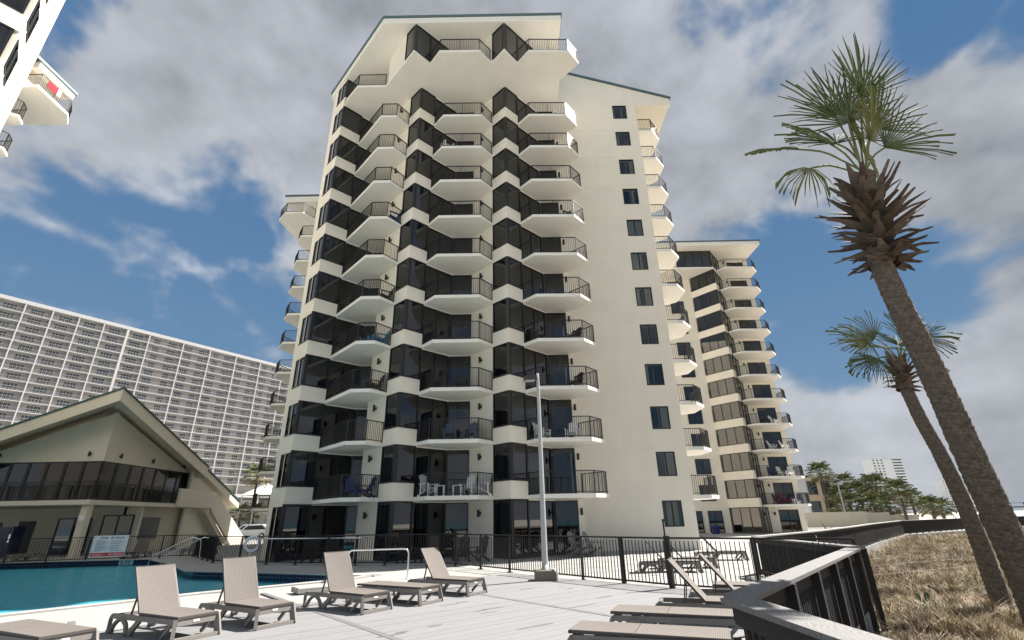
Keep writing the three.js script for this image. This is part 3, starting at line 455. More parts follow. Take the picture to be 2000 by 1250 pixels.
// ---------------------------------------------------------------- the big white condominium behind
{
  const O = [-140.5, -127], d = [0.551, -0.834], T = thing('white_condominium', 'huge white condominium block with a grid of recessed balconies on every floor', 'building', [-118, 0, -162]);
  const S = seg(O, [O[0] + d[0] * 100, O[1] + d[1] * 100]), F = 2.74, top = 61.8, NF = 17;
  const piers = [-18.6, -12.4, -6.1, 0.16, 6.33, 12.6, 19.0, 25.5, 31.8, 42.4, 51.6, 61.2, 70.9, 80.5, 90.2];
  const wm = std(0.36, 0.365, 0.375, 0.8), wm2 = std(0.3, 0.285, 0.27, 0.85), paneM = M.far_glass;
  piers.forEach((t, i) => { const b = new MB(); panel(b, S, t - (i === 7 ? 0.34 : 0.16), t + (i === 7 ? 0.34 : 0.16), 12, top + 0.6, 2.1, 0.25); part('pier', b, wm, T); });
  { const b = new MB(); panel(b, S, -24, 92, 12, top, 0.3, -0.95); part('wall', b, wm2, T); const c = new MB(); panel(c, S, -24, 92, top, top + 0.7, 6, 0.3); panel(c, S, -24, 92, top + 0.7, top + 2.0, 4, -2.6); part('parapet', c, wm, T); const e = new MB(); panel(e, S, -24, 92, 0, 11.9, 12, 0.6); part('podium', e, std(0.11, 0.11, 0.11, 0.9), T); const g = new MB(); panel(g, S, -24, 92, 10.9, 11.95, 0.6, 1.0); part('podium_band', g, wm, T); }
  const rail = new MB(); { panel(rail, S, -24, 92, 0.98, 1.03, 0.05, 0.2); panel(rail, S, -24, 92, 0.22, 0.27, 0.05, 0.2); for (let s = -23.9; s < 92; s += 0.45) panel(rail, S, s, s + 0.035, 0.27, 0.98, 0.03, 0.2); }
  const railG = rail.geo();
  for (let f = 0; f < NF; f++) {
    const y = top - F * (f + 1); const b = new MB(); panel(b, S, -24, 92, y - 0.11, y + 0.11, 2.2, 0.23); const slab = part('balcony', b, wm, T);
    place('railing', railG, wm, slab, V3(0, y + 0.1, 0).sub(T.position));
    for (let i = 0; i + 1 < piers.length; i++) {
      const a = piers[i], w = piers[i + 1] - a, groups = w < 8 ? [[0.46 + 0.08 * rnd(), 4]] : rnd() < 0.5 || i % 2 ? [[0.25, 4], [0.74, 3]] : [[0.27, 3], [0.72, 4]];
      const px = groups.length === 1 ? 0.78 : 0.68;
      for (const [c, n] of groups) win(T, S, a + w * c - (n * px) / 2, a + w * c + (n * px) / 2, y + 0.18, y + 2.18, { n, fw: 0.1, off: -0.9, frame: wm, glass: paneM, drape: 0 });
    }
  }
}

// ---------------------------------------------------------------- metal fence round the pool and patio
{
  const run = [[-36, -27.0], [-26.8, -28.1], [-19.0, -31.6], [-14.8, -26.25], [-11.4, -24.55], [-8.3, -23.5], [-5.6, -22.95], [-3.7, -22.5], [-2.46, -21.8], [1.97, -16.26], [3.93, -13.94], [7.3, -11.6]];
  const T = thing('metal_fence', 'black metal picket fence around the pool and across the patio', 'fence', [0, 0, -16]);
  const hgt = 1.21, pk = cached('picket', () => { const g = clean(new THREE.BoxGeometry(0.019, 1.02, 0.019)); g.translate(0, 0.61, 0); return g; });
  const farB = new MB();
  for (let i = 0; i + 1 < run.length; i++) {
    const S = seg(run[i], run[i + 1]), near = i >= 6, b = new MB();
    panel(b, S, 0, S.L, hgt - 0.045, hgt, 0.045, 0.022); panel(b, S, 0, S.L, 0.09, 0.13, 0.035, 0.0175); part('rail', b, M.black, T);
    const posts = Math.max(1, Math.round(S.L / 1.83));
    for (let k = 0; k < posts + (i === run.length - 2 ? 1 : 0); k++) { const [x, z] = S.at(S.L * k / posts), wide = near && (Math.abs(x - 3.08) < 0.5 || Math.abs(x - 3.93) < 0.1); const q = new MB(); q.box(x, 0.59, z, wide ? 0.1 : 0.062, 1.2, wide ? 0.1 : 0.062, S.ry).box(x, 0.012, z, 0.16, 0.022, 0.16, S.ry); part('post', q, M.black, T); }
    const n = Math.round(S.L / 0.112);
    for (let k = 1; k < n; k++) { const [x, z] = S.at(S.L * k / n); if (near) place('picket', pk, M.black, T, V3(x, 0, z).sub(T.position), S.ry); else farB.box(x, 0.61, z, 0.019, 1.02, 0.019, S.ry); }
  }
  const fb = part('pickets', farB, M.black, T); fb.userData.kind = 'stuff';
  { const S = seg(run[2], run[3]), b = new MB(); panel(b, S, 0.1, S.L * 0.95, 0.13, 1.15, 0.012, -0.02); part('privacy_screen', b, std(0.018, 0.018, 0.019, 0.8), T); }
  // gate latch post
  { const b = new MB(); b.box(3.93, 0.62, -13.94, 0.12, 1.24, 0.12, 0.87); b.box(3.9, 1.4, -13.95, 0.035, 0.4, 0.035).box(3.9, 1.62, -13.95, 0.05, 0.06, 0.05).box(3.9, 0.95, -13.86, 0.09, 0.2, 0.05); part('gate_latch', b, M.black, T); }
}

// ---------------------------------------------------------------- composite deck
{
  const T = new THREE.Group(); T.name = 'deck'; T.userData.kind = 'structure'; scene.add(T);
  const poly = [[-16, -1], [-9.6, -7.2], [-6.2, -11.1], [-5.0, -12.5], [-4.4, -13.05], [-3.3, -15.0], [-1.6, -17.3], [-0.2, -18.25], [1.92, -16.12], [7.1, -11.7], [1.75, -4.6], [2.2, 5], [-16, 5]];
  const u = [0.766, -0.643], v = [0.643, 0.766], W_ = 0.146, geos = new Map();
  for (let k = -170; k < 60; k++) {
    const c = k * 0.15, xs = [];
    for (let i = 0; i < poly.length; i++) { const p = poly[i], q = poly[(i + 1) % poly.length], a = p[0] * v[0] + p[1] * v[1] - c, b = q[0] * v[0] + q[1] * v[1] - c; if (a * b < 0) { const t = a / (a - b), x = p[0] + (q[0] - p[0]) * t, z = p[1] + (q[1] - p[1]) * t; xs.push(x * u[0] + z * u[1]); } }
    xs.sort((a, b) => a - b);
    for (let i = 0; i + 1 < xs.length; i += 2) {
      const L = xs[i + 1] - xs[i], m = (xs[i] + xs[i + 1]) / 2; if (L < 0.3) continue;
      const g = new THREE.BoxGeometry(L, 0.024, 0.1465); const p = g.attributes.uv, q = g.attributes.position; g.translate(0, 0.017 + rr(-0.0012, 0.0012), 0); const gg = boxUV(clean(g)), uu = gg.attributes.uv; const o1 = rnd() * 9, o2 = rnd() * 9; for (let j = 0; j < uu.count; j++) uu.setXY(j, uu.getX(j) + o1, uu.getY(j) + o2);
      place('board', gg, M.boards[Math.floor(rnd() * 4)], T, V3(u[0] * m + v[0] * c, 0, u[1] * m + v[1] * c), Math.atan2(-u[1], u[0]));
    }
  }
  { const b = new MB(); for (const [px, py] of [[1030, 1226], [1062, 1220], [878, 1181], [902, 1176], [938, 1193], [955, 1196], [962, 1188], [766, 1240], [785, 1234], [1118, 1186], [1146, 1182], [1098, 1146], [1113, 1149], [1030, 1150], [1180, 1166], [850, 1222], [1140, 1232]]) { const p = onY(px, py, 0.03), q = rr(0.12, 0.3); b.add(new THREE.CylinderGeometry(1, 1, 0.0012, 20).scale(q, 1, rr(0.03, 0.055)).rotateY(Math.atan2(-u[1], u[0])).translate(p.x, 0.0312, p.z)); } const o = part('dirt_mark', b, std(0.15, 0.153, 0.157, 0.9, { map: blot }), T); }
  for (const [x, z] of [[-3.2, -10.35], [0.65, -11.65], [-7.0, -8.9]]) { const s = x < -5 ? 5 : 9; place('border_board', cached('seam' + s, () => { const g = new MB(); g.box(0, 0.019, 0, s, 0.028, 0.12); return g.geo(); }), M.seam, T, V3(x - (s === 9 ? 0.6 : 0), 0.0015, z - (s === 9 ? 0.7 : 0)), Math.atan2(-v[1], v[0])); }
}

// ---------------------------------------------------------------- timber railing along the dune
{
  const T = thing('timber_railing', 'dark timber railing with pale flat cap between the deck and the dune', 'railing', [2, 0, -5]);
  const pts = [[2.02, 2], [1.78, -4.55], [6.95, -10.95], [7.45, -16.6]];
  const bal = cached('baluster', () => { const g = new MB(); g.box(0, 0.52, 0, 0.036, 0.9, 0.036); return g.geo(); });
  for (let i = 0; i + 1 < pts.length; i++) {
    const S = seg(pts[i], pts[i + 1]), cap = new MB();
    if (i === 1) { cap.add(prism([S.at(-0.1, 0.13), S.at(S.L + 0.06, 0.13), S.at(S.L + 0.06, -0.13), S.at(0.12, -0.13)].reverse(), 1.045, 1.083)); } else panel(cap, S, i === 2 ? 0.12 : 0, S.L + (i === 0 ? -0.02 : 0), i ? 1.043 : 1.046, i ? 1.079 : 1.084, 0.26, 0.13);
    part('cap_board', cap, M.cap_wood, T);
    for (const o of [0.056, -0.015]) { const b = new MB(); panel(b, S, 0.05, S.L - 0.05, 0.9, 1.042, 0.035, o); part('rail', b, M.rail_wood[0], T); }
    { const b = new MB(); panel(b, S, 0.05, S.L - 0.05, 0.06, 0.15, 0.035, -0.015); part('rail', b, M.rail_wood[1], T); }
    const n = Math.round(S.L / 1.45);
    for (let k = 0; k <= n; k++) { if (k === n && i < 2) continue; const [x, z] = S.at(S.L * (k + (i === 1 ? 0.12 : 0)) / n, 0.1), b = new MB(); b.box(x, 0.27, z, 0.09, 1.54, 0.085, S.ry); part('post', b, M.rail_wood[k % 3], T); }
    const m = Math.round(S.L / 0.105);
    for (let k = 1; k < m; k++) { const [x, z] = S.at(S.L * k / m, 0.018); place('baluster', bal, M.rail_wood[k % 3], T, V3(x, 0, z).sub(T.position), S.ry); }
  }
  const F = thing('boardwalk_railing', 'long dark timber railing with white cap curving away beside the dune', 'railing', [20, 0, -32]);
  const fp = [[7.5, -16.75], [11.8, -21.0], [17, -26.9], [22.5, -33.4], [31.8, -43.7], [45, -53], [62, -62.5], [95, -74]];
  for (let i = 0; i + 1 < fp.length; i++) {
    const S = seg(fp[i], fp[i + 1]), b = new MB(); panel(b, S, 0.04, S.L - 0.02, 1.05, 1.09, 0.26, 0.13); part('cap_board', b, M.coping, F);
    const r = new MB(); panel(r, S, 0.05, S.L - 0.05, 0.92, 1.046, 0.035, 0.02); panel(r, S, 0.05, S.L - 0.05, 0.06, 0.16, 0.035, 0.02); part('rail', r, M.rail_wood[1], F);
    const n = Math.round(S.L / 1.5); for (let k = 0; k < n; k++) { const [x, z] = S.at(S.L * k / n, -0.05), q = new MB(); q.box(x, 0.28, z, 0.09, 1.5, 0.09, S.ry); part('post', q, M.rail_wood[k % 3], F); }
    const m = Math.round(S.L / 0.11), q = new MB(); for (let k = 1; k < m; k++) { const [x, z] = S.at(S.L * k / m, 0.02); q.box(x, 0.53, z, 0.036, 0.8, 0.036, S.ry); } const o = part('balusters', q, M.rail_wood[0], F); o.userData.kind = 'stuff';
  }
}

// ---------------------------------------------------------------- lamp mast
{
  const T = thing('lamp_mast', 'tall pale square lamp mast with one boxy head on a concrete footing', 'lamp post', [0.84, 0, -16.2]);
  part('footing', prism([[0.53, -15.95], [1.17, -15.95], [1.17, -16.5], [0.53, -16.5]], 0.01, 0.31, [], 0.02), std(0.24, 0.215, 0.17, 0.95, { map: blot, bumpMap: grain, bumpScale: 0.01 }), T);
  part('base_cover', new MB().add(new THREE.CylinderGeometry(0.07, 0.16, 0.2, 4, 1).rotateY(Math.PI / 4).translate(0.85, 0.41, -16.22)), M.grey_metal, T);
  part('pole', new MB().add(new THREE.CylinderGeometry(0.06, 0.105, 5.85, 4, 6).rotateY(Math.PI / 4 + 0.25).translate(0.85, 3.25, -16.22)), std(0.5, 0.52, 0.52, 0.5, { map: stain }), T);
  part('pole_top', new MB().add(new THREE.CylinderGeometry(0.045, 0.045, 0.22, 10).translate(0.85, 6.25, -16.22)), M.white, T);
  const h = part('lamp_head', new MB().box(0.58, 6.18, -16.2, 0.42, 0.15, 0.3, 0.1, 0, 0.06), std(0.05, 0.05, 0.055, 0.5), T); part('lens', new MB().box(0.57, 6.098, -16.2, 0.34, 0.02, 0.24, 0.1, 0, 0.06), std(0.5, 0.48, 0.42, 0.3), h);
  part('conduit', new MB().tube([V3(1.0, 0.31, -16.05), V3(1.1, 0.33, -15.98), V3(1.19, 0.2, -15.92), V3(1.2, 0.03, -15.9)], 0.022, 16, 8), M.white, T);
}

// ---------------------------------------------------------------- loungers
function makeLounger(name, label, group, angle) { // head towards -x, foot towards +x, on y = 0
  const T = thing(name, label, 'sun lounger', [0, 0, 0], group), P = (n, b, m) => part(n, b, m, T, false), w = 0.33;
  for (const s of [-1, 1]) {
    const z = s * w;
    P('side_rail', new MB().bar(V3(-0.98, 0.255, z), V3(0.9, 0.275, z), 0.045, 0.075), M.resin);
    const arch = new MB(); arch.tube([V3(-0.98, 0.27, z), V3(-1.03, 0.2, z), V3(-1.02, 0.02, z)], 0.034, 12); arch.tube([V3(-0.93, 0.02, z * 1.05), V3(-0.82, 0.16, z * 1.05), V3(-0.66, 0.235, z * 1.05), V3(-0.5, 0.16, z * 1.05), V3(-0.42, 0.02, z * 1.05)], 0.036, 20); arch.box(-0.975, 0.025, z, 0.16, 0.045, 0.055); P('leg', arch, M.resin);
    const vee = new MB(); vee.bar(V3(-0.36, 0.03, z), V3(-0.14, 0.25, z * 0.97), 0.05, 0.085); vee.box(-0.37, 0.022, z, 0.17, 0.04, 0.055); P('leg', vee, M.resin);
    const fr = new MB(); fr.bar(V3(0.94, 0.0, z * 1.12), V3(0.87, 0.3, z), 0.055, 0.095); fr.bar(V3(0.55, 0.03, z * 0.96), V3(0.78, 0.25, z * 0.96), 0.04, 0.05); P('leg', fr, M.resin);
  }
  P('foot_bar', new MB().box(0.935, 0.03, 0, 0.07, 0.055, w * 2.2), M.resin); P('end_board', new MB().box(0.885, 0.255, 0, 0.035, 0.085, w * 2 - 0.04), M.resin); P('head_bar', new MB().box(-0.98, 0.25, 0, 0.05, 0.06, w * 2), M.resin);
  const slab = (L) => { const n = 10, g = new THREE.BoxGeometry(L, 0.022, 0.64, n, 1, 4), p = g.attributes.position; for (let i = 0; i < p.count; i++) { const z = p.getZ(i) / 0.32, x = p.getX(i) / L; p.setY(i, p.getY(i) - 0.016 * (1 - z * z) * (1 - 3.4 * x * x)); } g.computeVertexNormals(); return g; };
  P('seat', new MB().add(slab(1.1).translate(0.36, 0.335, 0)), M.sling);
  const b = slab(0.82); b.translate(-0.41, 0, 0); b.rotateZ(-angle); b.translate(-0.2, 0.335, 0); P('backrest', new MB().add(b), M.sling);
  const e = new MB(); for (const s of [-1, 1]) { e.bar(V3(-0.19, 0.322, s * 0.315), V3(0.9, 0.322, s * 0.315), 0.03, 0.036); e.bar(V3(-0.2, 0.322, s * 0.315), V3(-0.2 - 0.82 * Math.cos(angle), 0.322 + 0.82 * Math.sin(angle), s * 0.315), 0.03, 0.036); } e.box(0.9, 0.322, 0, 0.03, 0.034, 0.66); e.box(-0.2 - 0.82 * Math.cos(angle), 0.322 + 0.82 * Math.sin(angle), 0, 0.03, 0.034, 0.66); P('sling_frame', e, M.resin_dark);
  if (angle > 0.2) { const st = new MB(); for (const s of [-1, 1]) st.bar(V3(-0.2 - 0.45 * Math.cos(angle), 0.33 + 0.45 * Math.sin(angle), s * 0.27), V3(-0.55, 0.27, s * 0.27), 0.02, 0.03); P('prop', st, M.resin_dark); }
  P('tag', new MB().box(0.906, 0.262, 0.02, 0.004, 0.03, 0.1), M.white);
  return T;
}
{
  const ax = (x, z) => Math.atan2(-z, x), at = (foot, dir) => { const L = Math.hypot(...dir); return [foot[0] - dir[0] / L * 0.93, 0.03, foot[1] - dir[1] / L * 0.93]; };
  const D = [0.82, 0.57], G = 'loungers beside the pool', GR = 'loungers along the timber railing', GF = 'loungers behind the pool';
  const up = makeLounger('sun_lounger', 'taupe sling lounger with steep backrest, closest to the pool corner block', G, 1.12); up.position.set(...at([-2.84, -11.25], D)); up.rotation.y = ax(...D);
  const flat = makeLounger('flat_lounger', 'taupe sling lounger laid flat between two with raised backs beside the pool', G, 0.0); flat.position.set(...at([-1.9, -12.2], [0.86, 0.5])); flat.rotation.y = ax(0.86, 0.5);
  copy(up, 'taupe lounger with raised back, second from the flat lounger in the pool row', at([-4.3, -9.9], D), ax(0.84, 0.54), G);
  const mid = makeLounger('reclined_lounger', 'taupe lounger with reclined back nearest the lamp mast in the pool row', G, 0.98); mid.position.set(...at([-0.98, -13.45], [0.85, 0.53])); mid.rotation.y = ax(0.85, 0.53);
  copy(mid, 'taupe lounger with raised back next to the flat lounger at the pool edge', at([-5.2, -8.95], D), ax(0.88, 0.47), G);
  copy(flat, 'taupe lounger laid flat at the end of the pool row beside the water', at([-6.15, -7.75], [0.9, 0.44]), ax(0.9, 0.44), G);
  // along the timber rail: head ends point to the deck
  const E_ = [0.93, 0.36], head = (h, dir) => { const L = Math.hypot(...dir); return [h[0] + dir[0] / L, 0.03, h[1] + dir[1] / L]; };
  const f1 = copy(flat, 'flat taupe lounger nearest the railing corner, its foot under the pale cap', head([0.80, -7.62], E_), ax(...E_), GR);
  copy(flat, 'second flat taupe lounger beside the timber railing, next to the raised ones', head([1.58, -8.92], E_), ax(...E_), GR);
  const low = makeLounger('lounger', 'taupe lounger with leaning back beside the timber railing and flat loungers', GR, 0.86); low.position.set(...head([2.55, -10.0], E_)); low.rotation.y = ax(...E_);
  copy(low, 'taupe lounger with leaning back in front of the fence gate post', head([3.5, -11.1], E_), ax(...E_), GR);
  copy(flat, 'flat taupe lounger tucked behind the two with leaning backs', head([4.25, -11.85], E_), ax(...E_), GR);
  // beyond the fence
  for (const [x, z, lb] of [[5.2, -18.3, 'leaning lounger just beyond the metal fence, nearest the timber railing'], [6.2, -19.6, 'middle leaning lounger of three on the patio beyond the fence'], [8.6, -22.6, 'lone leaning lounger farther along the boardwalk railing']]) copy(low, lb, [x, 0.0, z], ax(0.9, 0.2), 'loungers beyond the fence');
  // behind the pool under the pool house
  for (const [x, z, lb] of [[-22.4, -31.6, 'upright lounger behind the pool partly covering the rules board'], [-20.3, -33.6, 'upright lounger behind the steel grab rails and black fence'], [-19.2, -33.0, 'upright lounger beside the black privacy screen corner']]) copy(up, lb, [x, 0, z], ax(0.2, 1), GF);
  copy(flat, 'flat taupe lounger on the paving under the pool house balcony', [-28.6, 0, -31.2], ax(1, 0.15), GF);
}

// ---------------------------------------------------------------- pool fittings
{
  const T = thing('pool_handrail', 'looped steel handrail rising over the pool edge behind the loungers', 'handrail', [-4.4, 0, -16.6]);
  part('rail', new MB().tube([V3(-6.6, -0.5, -18.6), V3(-6.0, 0.2, -17.9), V3(-5.35, 0.83, -17.2), V3(-5.2, 0.88, -17.15), V3(-4.6, 0.885, -17.25), V3(-3.7, 0.89, -17.4), V3(-3.55, 0.86, -17.43), V3(-3.5, 0.76, -17.45), V3(-3.5, 0.4, -17.45), V3(-3.5, 0.02, -17.45)], 0.026, 80, 10), M.steel, T); part('escutcheon', new MB().cyl(V3(-3.5, 0.002, -17.45), V3(-3.5, 0.03, -17.45), 0.07, 0.05, 16), M.steel, T);
  const U = thing('pool_ladder_rail', 'pair of bent steel grab rails at the far pool steps', 'handrail', [-17.6, 0, -27.6]);
  for (const o of [0, 0.55]) part('rail', new MB().tube([V3(-19.2 + o, -0.6, -28.0 - o * 0.3), V3(-19.1 + o, 0.05, -28.0 - o * 0.3), V3(-18.9 + o, 0.3, -28.0 - o * 0.3), V3(-17.4 + o, 1.05, -28.2 - o * 0.3), V3(-17.1 + o, 1.08, -28.25 - o * 0.3), V3(-16.8 + o, 0.95, -28.3 - o * 0.3), V3(-16.7 + o, 0.02, -28.3 - o * 0.3)], 0.026, 60, 8), M.steel, U);
  single('concrete_block', prism([[-6.0, -14.6], [-5.62, -14.12], [-4.95, -14.6], [-5.35, -15.1]], 0.03, 0.16, [], 0.015), M.coping, 'low pale concrete block on the pool edge between two loungers', 'block');
  // rules board hung on the fence
  const c = document.createElement('canvas'); c.width = 512; c.height = 352; const x = c.getContext('2d');
  x.fillStyle = '#e9edf0'; x.fillRect(0, 0, 512, 352); x.fillStyle = '#1d2f52'; x.font = 'bold 46px sans-serif'; x.fillText('POOL', 92, 54); x.fillText('RULES', 312, 54); x.strokeStyle = '#c03038'; x.lineWidth = 7; x.beginPath(); x.arc(272, 38, 19, 0, 7); x.stroke(); x.beginPath(); x.moveTo(259, 25); x.lineTo(285, 51); x.stroke();
  x.fillStyle = '#5b7396'; for (let i = 0; i < 15; i++) { x.fillRect(50, 76 + i * 12.5, 90 + (i * 53) % 120, 5); if (i % 3) x.fillRect(260, 76 + i * 12.5, 120 + (i * 37) % 90, 5); }
  x.fillStyle = '#c23a40'; x.fillRect(8, 282, 496, 58); x.fillStyle = '#f3dedd'; x.font = 'bold 40px sans-serif'; x.fillText('NO DIVING', 268, 326); x.fillRect(28, 302, 190, 6); x.fillRect(28, 318, 150, 6);
  const st = new THREE.CanvasTexture(c); st.colorSpace = THREE.SRGBColorSpace;
  const sg = thing('rules_board', 'white pool rules board with red bottom strip hung on the black fence', 'sign', [-23.2, 0, -29.66]), g = new THREE.PlaneGeometry(1.6, 1.08);
  const S = seg([-26.8, -28.1], [-19.0, -31.6]); const fc = shade(new THREE.Mesh(g, new THREE.MeshStandardMaterial({ map: st, roughness: 0.5 }))); fc.name = 'printed_face'; const [fx, fz] = S.at(4.35, 0.062); fc.position.set(fx + 23.2, 0.72, fz + 29.66); fc.rotation.y = S.ry; sg.add(fc);
  { const b = new MB(); panel(b, S, 4.35 - 0.81, 4.35 + 0.81, 0.17, 1.27, 0.015, 0.058); part('backing', b, M.white, sg); }
  const lr = thing('life_ring', 'white life ring hanging on the fence beside the tower corner', 'life ring', [-12.3, 0, -24.85]); part('ring', new MB().add(new THREE.TorusGeometry(0.3, 0.065, 12, 32).rotateY(0.5).translate(-12.3, 0.86, -24.82)), M.white, lr); part('rope', new MB().tube([V3(-12.3, 0.55, -24.78), V3(-12.35, 0.3, -24.76), V3(-12.27, 0.2, -24.75), V3(-12.33, 0.08, -24.75)], 0.02, 16, 6), M.white, lr);
  single('rescue_pole', new MB().cyl(V3(-11.6, 1.08, -24.5), V3(-6.75, 1.08, -23.13), 0.025), M.white, 'long white rescue pole hung level along the fence', 'pole');
  const dc = document.createElement('canvas'); dc.width = 128; dc.height = 48; const y = dc.getContext('2d'); y.fillStyle = '#dfe4e6'; y.fillRect(0, 0, 128, 48); y.fillStyle = '#23324d'; y.font = 'bold 40px sans-serif'; y.fillText('3', 14, 38); y.fillText('FT', 58, 38); const dt = new THREE.CanvasTexture(dc); dt.colorSpace = THREE.SRGBColorSpace;
  const pS = seg([-28.2, -29.0], [-20.3, -30.1]), dm = shade(new THREE.Mesh(new THREE.PlaneGeometry(0.75, 0.24), new THREE.MeshStandardMaterial({ map: dt, roughness: 0.3 }))); dm.name = 'depth_marker'; const [mx, mz] = pS.at(6.6, 0.06); dm.position.set(mx, -0.13, mz); dm.rotation.y = pS.ry; dm.userData = { label: 'white depth marker tile on the blue band at the far pool wall', category: 'marker' }; scene.add(dm);
}

// ---------------------------------------------------------------- chairs on balconies and patio
function makeChair(name, label, m, group, rocker = false) { // faces +z, seat at y = 0.38
  const T = thing(name, label, 'chair', [0, 0, 0], group), P = (n, b) => part(n, b, m, T, false);
  const tilt = 0.38;
  for (let i = -2; i <= 2; i++) { const h = 0.86 - Math.abs(i) * 0.05; P('back_slat', new MB().add(new THREE.BoxGeometry(0.088, h, 0.02).translate(0, h / 2, 0).rotateX(-tilt).translate(i * 0.1, 0.3, -0.22))); }
  const s = new MB(); for (let i = 0; i < 5; i++) s.box(0, 0.335 + i * 0.018, -0.2 + i * 0.105, 0.52, 0.02, 0.09, 0, -0.15); P('seat', s);
  for (const k of [-1, 1]) { P('arm', new MB().box(k * 0.32, 0.59, 0.0, 0.12, 0.024, 0.68)); P('leg', new MB().box(k * 0.29, 0.3, 0.28, 0.085, 0.58, 0.03)); P('leg', new MB().bar(V3(k * 0.27, 0.02, -0.5), V3(k * 0.27, 0.4, 0.28), 0.025, 0.1)); P('leg', new MB().box(k * 0.31, 0.36, -0.26, 0.025, 0.46, 0.06)); if (rocker) P('rocker', new MB().tube([V3(k * 0.27, 0.13, -0.6), V3(k * 0.27, 0.03, -0.25), V3(k * 0.27, 0.0, 0.05), V3(k * 0.27, 0.06, 0.45)], 0.025, 16)); }
  const cr = new MB(); cr.box(0, 0.66, -0.4, 0.5, 0.06, 0.02, 0, -tilt); P('cross_bar', cr);
  return T;
}
function makeTable(name, label, m, group) { const T = thing(name, label, 'table', [0, 0, 0], group); part('table_top', new MB().box(0, 0.5, 0, 0.5, 0.03, 0.5), m, T, false); for (const [a, b] of [[1, 1], [1, -1], [-1, 1], [-1, -1]]) part('leg', new MB().box(a * 0.2, 0.245, b * 0.2, 0.05, 0.48, 0.05), m, T, false); return T; }
{
  const wht = std(0.76, 0.77, 0.77, 0.5), blu = std(0.045, 0.2, 0.36, 0.5), dkb = std(0.012, 0.03, 0.13, 0.5), slate = std(0.06, 0.09, 0.14, 0.5), dk = std(0.03, 0.026, 0.024, 0.6), red = std(0.16, 0.012, 0.03, 0.5), gry = std(0.2, 0.19, 0.18, 0.7), brn = std(0.045, 0.03, 0.025, 0.6);
  const fy = (f) => yb(f) + 0.19, set = (o, x, f, z, r) => { o.position.set(x, f === 0 ? 0 : fy(f), z); o.rotation.y = r; return o; };
  const G = 'chairs on the tower balconies';
  const w = set(makeChair('white_chair', 'white slatted chair turned sideways on the lowest middle balcony', wht, G), -4.3, 2, -25.5, 0.9);
  copy(w, 'white slatted chair at the wall end of the lowest middle balcony', [-1.75, fy(2), -25.75], -1.0); copy(w, 'white slatted chair facing out between tables on the lowest middle balcony', [-2.4, fy(2), -26.2], -0.3);
  const t = set(makeTable('white_table', 'small white table beside the sideways white chair on the lowest middle balcony', wht, 'white side tables'), -3.75, 2, -25.5, 0); copy(t, 'small white table between the two right white chairs, lowest middle balcony', [-2.9, fy(2), -25.6]);
  const b2 = set(makeChair('navy_chair', 'navy slatted chair at the end of the lowest left balcony', dkb, G), -7.6, 2, -25.8, -0.9); copy(b2, 'navy slatted chair by the door on the lowest left balcony', [-8.5, fy(2), -26.2], 0.2);
  const s3 = set(makeChair('slate_chair', 'blue-grey slatted chair facing out on the second middle balcony, by the glass', slate, G), -3.35, 3, -25.7, 0.1); copy(s3, 'blue-grey slatted chair near the wall lamp on the second middle balcony', [-2.25, fy(3), -25.75], -0.25);
  copy(w, 'white chair facing out on the right-hand balcony above the lowest', [3.1, fy(3), -26.2], -0.3); copy(w, 'white chair seen behind the mast on the right-hand balcony', [1.5, fy(3), -26.1], 0.9);
  const d = set(makeChair('dark_chair', 'dark chair at the glass end of the middle balcony, fourth floor', dk, G), -4.3, 4, -25.6, 0.8); copy(d, 'dark chair before the door of the middle balcony, fourth floor', [-2.9, fy(4), -26.0], 0); copy(d, 'dark chair on the right-hand balcony, fourth floor', [3.4, fy(4), -26], -0.9);
  copy(d, 'dark chair at the railing end of the left balcony, fourth floor', [-7.6, fy(4), -25.8], -0.9); copy(d, 'dark chair by the door of the left balcony, fourth floor', [-8.4, fy(4), -26.3], -0.2);
  const c5 = set(makeChair('blue_chair', 'bright blue chair at the end of the left balcony, fifth floor', blu, G), -7.5, 5, -25.8, -0.9); copy(c5, 'bright blue chair beside its twin by the door, left balcony', [-8.3, fy(5), -26.2], -0.5);
  copy(d, 'dark chair on the right-hand balcony, fifth floor, near the corner', [3.5, fy(5), -26], -0.9); copy(d, 'dark chair on the right-hand balcony, fifth floor, by the glass', [1.5, fy(5), -25.9], 0.7); copy(d, 'dark chair on the left balcony, sixth floor', [-7.5, fy(6), -25.8], -0.9);
  copy(d, 'dark chair on the right-hand balcony, eighth floor', [3.4, fy(8), -26], -0.9); copy(w, 'white chair on the middle balcony, tenth floor', [-4.1, fy(10), -25.5], 0.6); copy(b2, 'navy chair on the left balcony, eighth floor', [-7.4, fy(8), -25.7], -0.9);
  // second tower
  const G2 = 'chairs on the second tower balconies', dy = -0.17;
  const r2 = makeChair('red_chair', 'dark red chair on the lowest balcony of the second tower', red, G2); r2.position.set(27.0, fy(2) + dy, -53.4); r2.rotation.y = 0.4; copy(r2, 'second dark red chair beside the white table, lowest balcony of the second tower', [27.8, fy(2) + dy, -53.4], 0, G2); copy(t, 'white table between red and navy chairs on the second tower', [28.5, fy(2) + dy, -53.2], 0, G2); copy(b2, 'navy chair at the railing end of the second tower lowest balcony', [29.3, fy(2) + dy, -53.6], -0.6, G2);
  copy(w, 'white chair on the second tower, third floor balcony', [27.9, fy(3) + dy, -53.2], 0.2, G2); copy(b2, 'navy chair on the second tower, third floor balcony', [27.0, fy(3) + dy, -53.3], 0.2, G2); copy(w, 'white chair at the end of the second tower third floor balcony', [28.9, fy(3) + dy, -53.3], -0.4, G2);
